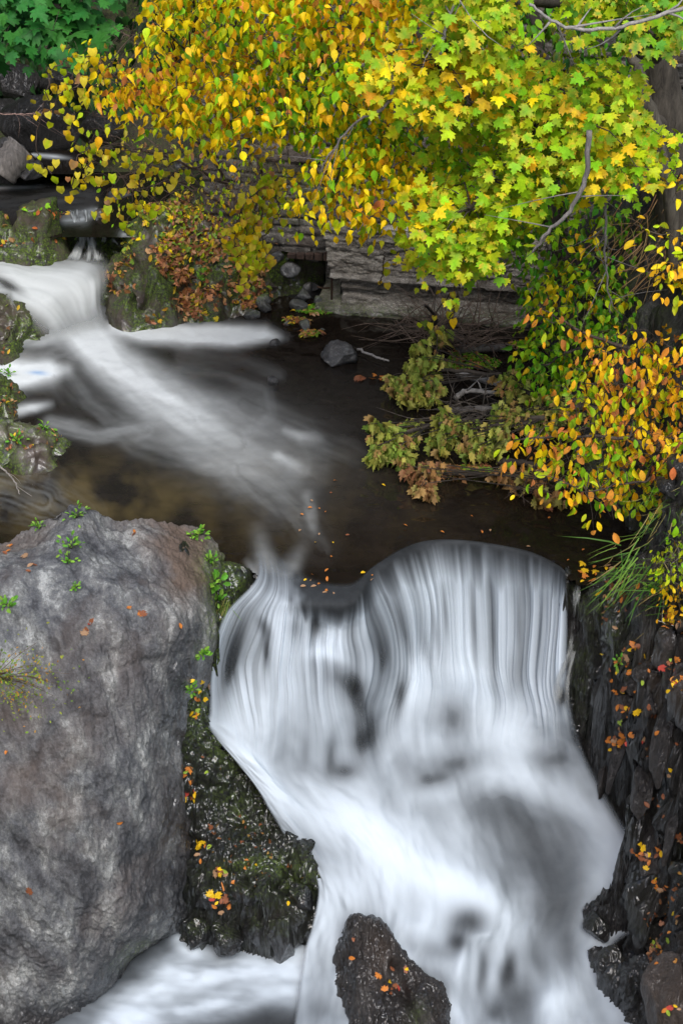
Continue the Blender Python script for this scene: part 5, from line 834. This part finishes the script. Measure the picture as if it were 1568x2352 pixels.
bar('dead_branch', 'upright broken stick in the middle of the brush pile', 'branch', [P(995, 770, .0), P(1000, 730, .35), P(975, 700, .8)], (.03, .015), (.55, .5, .48), 'bark', side=6)
bar('dead_branch', 'dark curved upright stick on the right of the brush pile', 'branch', [P(960, 870, .0), P(1010, 800, .25), P(1050, 690, .8)], (.028, .01), (.35, .32, .3), 'bark', side=6)
bar('dead_branch', 'smooth grey branch slanting down in front of the green leaves', 'branch', [PY(1352, 300, 13.6), PY(1345, 400, 13.6), PY(1310, 480, 13.6), PY(1258, 530, 13.6), PY(1222, 580, 13.6)], (.025, .012), (.55, .52, .52), side=4)
bar('dead_branch', 'bare vertical twig hanging down over the green bank shrub', 'branch', [PY(1395, 360, 14.6), PY(1390, 480, 14.6), PY(1390, 600, 14.6), PY(1400, 720, 14.6)], (.016, .008), (.6, .58, .58), side=16)
bar('dead_branch', 'pale bare twig rising to the top edge above the yellow maple leaves', 'branch', [PY(1010, 135, 13.8), PY(1025, 60, 13.8), PY(1055, -20, 13.8)], (.013, .01), (.95, .93, .9), side=6)
bar('dead_branch', 'long white twig curving across the top right corner', 'branch', [PY(1215, 10, 13.4), PY(1290, 60, 13.4), PY(1420, 62, 13.4), PY(1600, 10, 13.4)], (.012, .018), (.95, .93, .9), side=8)
bar('dead_branch', 'dark bare branch arching through the yellow tree and hanging to its lower edge', 'branch', [PY(905, 160, 14.2), PY(890, 240, 14.1), PY(820, 280, 14.1), PY(760, 350, 14.1), PY(735, 400, 14.1)], (.016, .006), (.45, .42, .42), side=8)
bar('dead_branch', 'bleached wiry twig at the right edge above the leafy cliff', 'branch', [PY(1600, 1395, 12.4), PY(1560, 1440, 12.4), PY(1510, 1425, 12.4)], (.008, .003), (.95, .93, .9), side=5)
bar('dead_branch', 'thin pale stick at the left edge just above the big boulder', 'branch', [P(-10, 1060, .15), P(30, 1100, .12), P(46, 1135, .05)], (.012, .006), (.8, .75, .7), side=2)
bar('dead_branch', 'reddish bare stem reaching in at the far left of the valley', 'branch', [PY(-20, 260, 19), PY(60, 262, 19), PY(105, 258, 19)], (.008, .004), (.8, .5, .42), side=8)

# ---- grass
def grass(name, label, px, py, only, n, ln, spread, col, lean=(-.6, -.4, -.3)):
    h = hit(px, py, only); 
    if h is None: return
    L = Leaves(); c = np.repeat(h[0][None], n, 0) + rng.normal(size=(n, 3)) * spread; T = np.array(lean) + rng.normal(size=(n, 3)) * .4; L.add('blade', c, T, np.array([.3, -.6, .8]) + rng.normal(size=(n, 3)) * .3, ln * rng.uniform(.5, 1.2, n), pick(n, col)); return prop(L.build(name), label, 'grass')
GC = [((.08, .19, .03), .5), ((.15, .28, .04), .4), ((.4, .34, .12), .2)]
for k, (x, y, n, l, lb) in enumerate([(1520, 1195, 45, .18, 'long green grass drooping over the pool edge under the orange shrub'), (1568, 1160, 60, .2, 'dense clump of long grass at the right edge of the picture'), (1475, 1290, 70, .4, 'straw and green grass hanging over the brown bank stone'), (1550, 1330, 60, .35, 'grass blades bending over the top of the leafy cliff')]):
    grass('grass_tuft', lb, x, y, ('rock_bank', 'cliff'), n, l, .13, GC)
grass('grass_tuft', 'dry brown grass on the dirt at the top of the right bank', 1510, 580, ('rock_bank',), 200, .35, .3, [((.35, .22, .1), .6), ((.25, .15, .07), .4)], (-.4, -.5, -.6))
grass('grass_tuft', 'dry grass hanging from the mossy side of the boulder', 512, 1385, ('boulder', 'mossy_ledge'), 60, .22, .04, [((.4, .35, .12), .5), ((.18, .28, .05), .4)], (.0, -.3, -1))
def weed(px, py, label, n=22, s=.05, R=.09, col=((.12, .33, .03), (.22, .42, .05)), only=None, tp='small'):
    h = hit(px, py, only)
    if h is None: return
    L = Leaves(); c = np.repeat(h[0][None] + h[1] * .02, n, 0); d = nrm(rng.normal(size=(n, 3)) * [1, 1, .6] + [0, -.2, .7]); c = c + d * R * rng.random((n, 1)); L.add(tp, c, d, h[1] + rng.normal(size=(n, 3)) * .4 + [0, -.3, .5], s * rng.uniform(.6, 1.2, n), pick(n, [(col[0], .5), (col[1], .5)])); t = empty('weed', h[0], label, 'weed', 'small weeds growing on the rocks'); mb = MB()
    for q in c[::2]: mb.tube(curve([h[0] - h[1] * .01, (h[0] + q) / 2 + [0, 0, .01], q], 4), (.003, .0012), 3, (.5, .6, .3))
    mb.build('stem', M['bark'], t); L.build('leaves', t)
for x, y, lb, s, R in [(175, 1190, 'weed standing on the highest point of the big boulder', .045, .12), (90, 1215, 'tiny weed left of the boulder peak', .04, .08), (163, 1260, 'flowering weed rooted in a crack below the boulder peak', .05, .13), (160, 1290, 'lower half of the weeds trailing in the crack of the boulder', .045, .1), (172, 1352, 'single small sprig on the pale face of the boulder', .035, .05), (462, 1228, 'bright green clump at the top right rim of the boulder', .05, .1), (445, 1235, 'tiny clump at the boulder rim left of the bright green one', .04, .07),
    (490, 1340, 'leafy rosette on the mossy side of the boulder', .08, .08), (500, 1375, 'second rosette just below the leafy rosette', .06, .06), (480, 1290, 'small herb on the mossy shoulder of the boulder', .05, .08), (462, 1500, 'spiky green tuft halfway down the moss strip', .06, .05), (437, 1580, 'bright weed at the foot of the moss strip', .06, .06), (20, 1390, 'yellowing plant at the left edge of the boulder', .06, .08), (470, 640, 'green fern like plant growing in the leaf litter of the mound', .07, .12), (450, 700, 'small green plant low on the bank mound', .06, .09), (20, 862, 'weed on the grassy rock at the left edge', .05, .1), (40, 1010, 'green weed on the rock at the left edge of the dark pool', .05, .12), (100, 985, 'red stemmed weed behind the pool rock top', .05, .1), (1420, 1520, 'green sprig in the wet ledge of the right cliff', .05, .06), (1505, 1355, 'dark green herb on the right bank above the ledge', .06, .1)]:
    weed(x, y, lb, 26, s, R)
L = Leaves(); h = hit(60, 1560, ('boulder',)); n = 900; c = h[0] + rng.normal(size=(n, 3)) * [.26, .16, .14] + np.array([-.14, -.18, .1]); L.add('small', c, rng.normal(size=(n, 3)) + [0.4, -.2, .3], rng.normal(size=(n, 3)) * .5 + [0, -.6, .6], .03 * rng.uniform(.5, 1.2, n), pick(n, [((.3, .36, .05), .5), ((.16, .28, .04), .4), ((.5, .28, .05), .25)]))
t = empty('feathery_weed', h[0], 'soft feathery yellow green weed at the left edge in front of the boulder', 'weed'); mb = MB()
for _ in range(40): e = rng.normal(size=3) * [.3, .16, .16] + [0, -.2, .15]; mb.tube(curve([h[0] + [-.3, 0, 0], h[0] + e * .5 + [-.15, 0, .05], h[0] + e + [-.05, 0, 0]], 6), (.004, .0015), 3, (.9, .5, .2))
mb.build('stem', M['bark'], t); L.build('leaves', t)

# ---- undergrowth covering the hillside, one mass
def under():
    g = GROUND.data; n = len(g.vertices); c = np.empty(n * 3, np.float32); g.vertices.foreach_get('co', c); c = c.reshape(-1, 3); px, py = proj(c)
    ok = (c[:, 1] > 20.5) & ((c[:, 2] > 2.2) | (c[:, 1] > 25.5)) | ((c[:, 0] > 4.4) & (c[:, 2] > 1.5) & (c[:, 1] > 14)) | ((c[:, 0] < -6) & (c[:, 2] > 1.4) & (c[:, 1] > 14)); c = c[ok & (np.abs(c[:, 0]) < 13) & (c[:, 1] < 37)]
    c = c[rng.integers(0, len(c), 26000)] + rng.normal(size=(26000, 3)) * [.2, .2, .3] + [0, 0, .35]; L = Leaves(); s = .14 + .02 * np.clip(c[:, 1] - 22, 0, 20)
    L.add('ovate', c, rng.normal(size=(len(c), 3)) * .5 + [0, -.5, -.8], rng.normal(size=(len(c), 3)) * .5 + [0, -.8, .7], s, pick(len(c), [((.018, .06, .015), .6), ((.03, .1, .02), .4), ((.012, .035, .01), .4)])); return prop(L.build('undergrowth', origin=(0, 0, 0)), 'dense dark green undergrowth covering the hillside behind the wall', 'undergrowth', kind='stuff')
under()
# dark tall trees of the valley behind, added out of view to block sky reflections
for k, (x, y) in enumerate([(-7, 30), (-4, 31.5), (-1, 30.5), (2.4, 30), (5.5, 29.5), (8, 28), (-10, 27), (9.5, 22), (8.3, 18.5)]):
    z0 = 2.0; t = empty('background_tree', (x, y, z0), 'unseen tall dark tree in the woods behind the wall', 'tree', 'tall dark trees on the hillside'); mb = MB(); mb.tube(curve([(x, y, z0), (x + .2, y, z0 + 6), (x - .1, y, z0 + 13)], 14, .03), np.linspace(.22, .06, 14), 8, (.35, .32, .28)); mb.build('trunk', M['bark'], t)
    n = 1500; c = np.array([x, y, z0 + 9.5]) + rng.normal(size=(n, 3)) * [1.5, 1.4, 3.0]; L = Leaves(); L.add('ovate', c, rng.normal(size=(n, 3)) + [0, -.3, -.8], rng.normal(size=(n, 3)) * .6 + [0, -.6, .8], .42 * rng.uniform(.7, 1.2, n), pick(n, [((.04, .12, .02), .5), ((.02, .07, .02), .4), ((.25, .22, .02), .1)])); L.build('crown', t)

# ---- fallen leaves: litter masses on the mounds, single leaves elsewhere
def litter(objname, n, boxpx, cols, size, label, cond=None):
    o = bpy.data.objects[objname]; me = o.data; k = len(me.vertices); c = np.empty(k * 3, np.float32); me.vertices.foreach_get('co', c); c = c.reshape(-1, 3) + np.array(o.location); nn = np.empty(k * 3, np.float32); me.vertices.foreach_get('normal', nn); nn = nn.reshape(-1, 3); px, py = proj(c)
    w_ = inpoly(px, py, boxpx) * np.clip(nn[:, 2] + .05, 0, .6) * np.clip(.35 + fbm(c * 2.2 + 3, 3) * 1.6, 0, 1) * (c[:, 2] > .04 if cond is None else 1)
    i = rng.choice(k, n, p=w_ / w_.sum()); C = c[i] + nn[i] * .015 + rng.normal(size=(n, 3)) * [.015, .015, .006]; N_ = nn[i] + rng.normal(size=(n, 3)) * .4; T = rng.normal(size=(n, 3)); L = Leaves(); L.add('maple', C[::3], T[::3], N_[::3], size * rng.uniform(.6, 1.2, len(C[::3])), pick(len(C[::3]), cols)); m_ = np.arange(n) % 3 > 0; L.add('ellip', C[m_], T[m_], N_[m_], size * 1.1 * rng.uniform(.6, 1.2, m_.sum()), pick(m_.sum(), cols)); return prop(L.build('leaf_litter', mat='dryleaf'), label, 'leaves', kind='stuff')
LC = [((.42, .19, .08), .5), ((.3, .12, .05), .4), ((.55, .3, .14), .3), ((.6, .4, .03), .25), ((.2, .3, .03), .15), ((.12, .06, .035), .3)]
litter('bank_mound', 4200, [(225, 640), (300, 590), (330, 480), (440, 440), (620, 450), (660, 700), (520, 745), (330, 740), (400, 690), (300, 700)], LC, .075, 'brown and tan fallen leaves covering the bank mound')
litter('bank_mound', 900, [(225, 500), (640, 380), (640, 560), (300, 600)], [((.4, .42, .04), .5), ((.2, .32, .04), .5), (Yl, .3)], .08, 'yellow green leaves scattered high on the bank mound')
litter('stream_mound', 650, [(-100, 470), (180, 470), (180, 570), (-100, 590)], [((.5, .14, .04), .5), ((.4, .2, .08), .5), (LG, .3), ((.6, .4, .03), .2)], .07, 'red and brown fallen leaves on the mound beside the upper cascade')
litter('moss_rock', 24, [(-50, 690), (100, 690), (100, 820), (-50, 820)], LC, .06, 'few brown leaves stuck to the green moss rock')
litter('grassy_rock', 60, [(-50, 870), (60, 870), (60, 970), (-50, 970)], LC, .05, 'brown scraps of leaf on the grassy rock')
litter('pool_rock', 70, [(-50, 990), (150, 990), (150, 1040), (-50, 1040)], LC, .05, 'brown leaf scraps on the pool rock top')
litter('cliff', 420, [(1380, 1330), (1568, 1330), (1568, 2350), (1510, 2350), (1480, 2100), (1450, 1900), (1400, 1700)], [((.2, .08, .035), .5), ((.3, .16, .08), .4), ((.45, .2, .05), .25), ((.5, .36, .04), .1)], .045, 'small brown leaf scraps caught in the cracks of the right cliff', 1)
litter('mossy_ledge', 60, [(400, 1650), (700, 2000), (680, 2150), (430, 2100)], [((.2, .08, .035), .5), ((.35, .2, .06), .4)], .04, 'few brown leaf scraps stuck to the wet ledge', 1)
FL = {}
def one_leaf(kind, col):
    key = (kind, col)
    if key not in FL:
        V0, F0 = TPL[kind]; V = V0 * [1, 1, 2.2 if kind == 'maple' else 1.2]; V = V - [0, .4, 0]; FL[key] = mesh_obj('fallen_leaf', V, F0, M['dryleaf'], None, {'col': np.tile(col, (len(V), 1)) * rng.uniform(.85, 1.1, (len(V), 1))}, True, (0, 0, 0)); FL[key]['used'] = 0
        o = FL[key]; return o
    o = FL[key].copy(); COL.objects.link(o); return o
MARKS = [(1440, 1330, 'in the corner between pool and bank stones'), (1400, 1400, 'on the wet mossy top of the right cliff'), (1420, 1500, 'on the wet ledge beside the right cliff'), (1440, 1600, 'around the rounded grey block of the right cliff'), (1540, 1540, 'at the right edge high on the cliff'), (1420, 1700, 'between the thin slabs beside the white water'), (1500, 1700, 'on the upright slabs high on the right cliff'), (1550, 1800, 'at the right edge halfway down the cliff'), (1470, 1820, 'on the dark slabs in the middle of the right cliff'), (1490, 1960, 'in the biggest leaf heap of the lower right cliff'), (1550, 2000, 'at the right edge low on the cliff'), (1510, 2070, 'above the small foam pool at the lower right'), (1480, 2200, 'on the black rock below the small foam pool'), (1540, 2310, 'on the reddish block in the bottom right corner'),
    (430, 1800, 'in the wet cleft right of the big boulder'), (430, 2110, 'at the foot of the wet cleft beside the white foam'), (510, 2010, 'in the hollow of the black wet rocks'), (460, 1960, 'high on the black wet rocks'), (600, 1980, 'on the green mossy cap of the black rocks'), (560, 2090, 'on the shiny face of the black rocks'), (560, 1850, 'on the slick slope left of the fall'), (470, 1610, 'on the moss strip beside the boulder'),
    (60, 1290, 'on the left shoulder of the big boulder'), (250, 1290, 'under the peak of the big boulder'), (315, 1415, 'in the small pocket in the middle of the boulder top'), (440, 1290, 'on the brown right rim of the big boulder'), (200, 1450, 'in the groove crossing the big boulder'), (100, 1800, 'halfway down the face of the big boulder'), (200, 2100, 'low on the face of the big boulder'), (350, 1700, 'on the wet right side of the big boulder'),
    (880, 2260, 'in the crack of the midstream rock'), (830, 2150, 'on the upper half of the midstream rock'), (960, 2320, 'on the lower half of the midstream rock'), (760, 1345, 'on the shallow lip in the middle of the fall'), (720, 1180, 'on the dark pool left of centre above the fall'), (900, 1200, 'on the dark pool above the middle of the fall'), (1100, 1170, 'on the dark pool behind the round crest'), (1300, 1200, 'on the dark pool behind the right end of the crest'), (870, 1260, 'just upstream of the notch in the crest'), (860, 868, 'in the brown drift left of the brush pile'), (760, 750, 'on the still water below the culvert')]
MK = np.array([(a, b) for a, b, c in MARKS])
def drop(kind, col, p, n, size, label, group):
    x, y = proj(np.array(p)); place = MARKS[int(np.hypot(MK[:, 0] - x, MK[:, 1] - y).argmin())][2]; words = label.split(' '); big = 'large' if size > .066 else 'small' if size < .052 else 'middling'
    label = f'{big} {words[0]} {words[1]} leaf {place}'; group = f'{words[0]} {words[1]} leaves {place}'
    from mathutils import Matrix
    o = one_leaf(kind, col)
    if 'used' in o: del o['used']
    n = nrm(np.array(n) + rng.normal(size=3) * .3); t_ = rng.normal(size=3); t_ = nrm(t_ - (t_ @ n) * n); s = np.cross(t_, n); m = np.eye(4); m[:3, 0] = s * size; m[:3, 1] = t_ * size; m[:3, 2] = n * size; m[:3, 3] = np.array(p) + n * .012
    o.matrix_world = Matrix(m.tolist()); prop(o, label, 'leaf', group)
CN = {(.58, .2, .04): 'orange', (.26, .095, .045): 'brown', (.8, .5, .02): 'yellow', (.3, .42, .05): 'green', (.48, .07, .05): 'red', (.38, .23, .13): 'tan'}
CK = list(CN)
def scatter(surf, where_, n, reg_, wts, size, only, clusters=None):
    k = 0; tr = 0; wts = np.array(wts, float) / sum(wts)
    while k < n and tr < n * 12:
        tr += 1
        if clusters is not None and rng.random() < .82: c = clusters[rng.integers(len(clusters))]; x, y = c[0] + rng.normal() * 11, c[1] + rng.normal() * 11
        else: lo, hi = np.min(reg_, 0), np.max(reg_, 0); x, y = lo + rng.random(2) * (hi - lo)
        if not inpoly(np.array([x]), np.array([y]), reg_)[0]: continue
        h = hit(x, y, only)
        if h is None: continue
        col = CK[rng.choice(len(CK), p=wts)]; kind = 'maple' if rng.random() < .45 else 'ellip'; drop(kind, col, h[0], h[1] * [1, 1, 1] + [0, -.1, .3], size * rng.uniform(.7, 1.25), f'{CN[col]} {"lobed" if kind == "maple" else "oval"} fallen leaf lying on {where_}', f'{CN[col]} {"lobed" if kind == "maple" else "oval"} leaves on {where_}'); k += 1
scatter('cliff', 'the right hand cliff', 130, [(1370, 1340), (1568, 1340), (1568, 2340), (1500, 2340), (1470, 2100), (1440, 1950), (1400, 1800), (1380, 1620), (1400, 1420)], [.4, .25, .22, .06, .08, .2], .062, ('cliff', 'rock_slab', 'wet_rock'), [(1430, 1600), (1440, 1640), (1405, 1540), (1445, 1530), (1500, 1650), (1490, 1700), (1470, 1960), (1490, 1975), (1520, 1960), (1405, 1710), (1430, 1690), (1555, 1780), (1540, 1530), (1515, 2040), (1560, 1930), (1540, 2320), (1545, 1420), (1560, 1560), (1450, 1480)])
scatter('ledge', 'the wet black rocks left of the fall', 44, [(395, 1700), (480, 1700), (520, 1900), (640, 1960), (700, 2010), (690, 2100), (600, 2150), (430, 2140), (410, 2060)], [.35, .15, .3, .12, .05, .12], .065, ('mossy_ledge', 'wet_rock'), [(425, 2110), (430, 1830), (510, 2005), (515, 2010), (465, 1960), (520, 2050), (560, 1985), (440, 1790), (490, 2060)])
scatter('boulder', 'the big grey boulder', 24, [(0, 1260), (180, 1210), (420, 1220), (460, 1400), (400, 1700), (100, 2300), (0, 2300)], [.35, .35, .1, .0, .02, .2], .055, ('boulder',), [(310, 1415), (318, 1410), (80, 1300), (465, 1265), (200, 1450), (20, 1265), (470, 1305), (300, 1210)])
scatter('moss strip', 'the moss beside the boulder', 14, [(440, 1560), (480, 1560), (480, 1650), (440, 1650)], [.4, .1, .4, .1, .05, .05], .06, ('mossy_ledge', 'boulder'))
scatter('mid rock', 'the midstream rock', 12, [(800, 2110), (900, 2150), (1000, 2260), (1000, 2340), (820, 2340)], [.45, .2, .2, .15, .1, .0], .06, ('midstream_rock',), [(900, 2270), (880, 2250), (790, 2180), (925, 2230)])
def floatleaf(x, y, col, size, where_, kind='ellip', z=.02): drop(kind, CK[col], P(x, y, z), (0, 0, 1), size, f'{CN[CK[col]]} {"lobed" if kind == "maple" else "oval"} leaf floating on {where_}', f'{CN[CK[col]]} {"lobed" if kind == "maple" else "oval"} leaves floating on {where_}')
for _ in range(34):
    x, y = rng.uniform(680, 1440), rng.uniform(1100, 1320)
    if y < np.interp(x, [680, 860, 1000, 1300, 1440], [1320, 1300, 1230, 1290, 1300]): floatleaf(x, y, rng.choice([0, 0, 2, 5, 1]), rng.uniform(.025, .05), 'the dark pool above the fall')
for _ in range(24): floatleaf(1390 + rng.normal() * 40, 1320 + rng.normal() * 16, rng.choice([0, 2, 5, 2]), rng.uniform(.05, .08), 'the pool corner right of the fall', rng.choice(['ellip', 'maple']))
for _ in range(14): floatleaf(rng.uniform(690, 860), 1340 + rng.normal() * 18, rng.choice([0, 2, 5]), rng.uniform(.03, .06), 'the shallow lip in the middle of the fall')
for _ in range(12): floatleaf(rng.uniform(810, 910), 868 + rng.normal() * 3, rng.choice([0, 1, 0]), rng.uniform(.05, .08), 'the pool along the brush pile', 'maple')
for _ in range(10): floatleaf(rng.uniform(640, 900), rng.uniform(700, 800), rng.choice([0, 1, 5]), rng.uniform(.04, .07), 'the still water near the wall')
def weedmat(cx, cy, rx, ry, n, label, cols=((.12, .34, .02), (.2, .42, .03)), mixl=.15):
    L = Leaves(); a = rng.uniform(0, 6.28, n); r = np.sqrt(rng.random(n)) * (1 + .25 * np.sin(a * 3 + cx)); c = P(cx + rx * r * np.cos(a), cy + ry * r * np.sin(a), .015 + .02 * rng.random(n)); col = pick(n, [(cols[0], .5), (cols[1], .5)]); m_ = rng.random(n) < mixl; col[m_] = pick(m_.sum(), LC); s = np.where(m_, .07, .03); L.add('ellip', c, rng.normal(size=(n, 3)) * [1, 1, .1], np.array([0, 0, 1.]) + rng.normal(size=(n, 3)) * .2, s * rng.uniform(.6, 1.2, n), col); return prop(L.build('duckweed', origin=tuple(P(cx, cy, 0.))), label, 'duckweed', kind='stuff')
weedmat(1075, 828, 62, 22, 1500, 'bright green duckweed raft inside the brush pile'); weedmat(722, 711, 38, 10, 700, 'bright green duckweed strip below the culvert stones', mixl=.05); weedmat(712, 765, 22, 8, 220, 'small patch of duckweed and red leaves near the foam tongue', mixl=.4); weedmat(680, 735, 30, 7, 240, 'leaf mat between the culvert and the foam', mixl=.8)
weedmat(1080, 1078, 60, 10, 600, 'duckweed strip along the lowest fallen bough', mixl=.3); weedmat(1210, 790, 40, 8, 260, 'leaf mat at the foot of the bank shrub', mixl=.6)
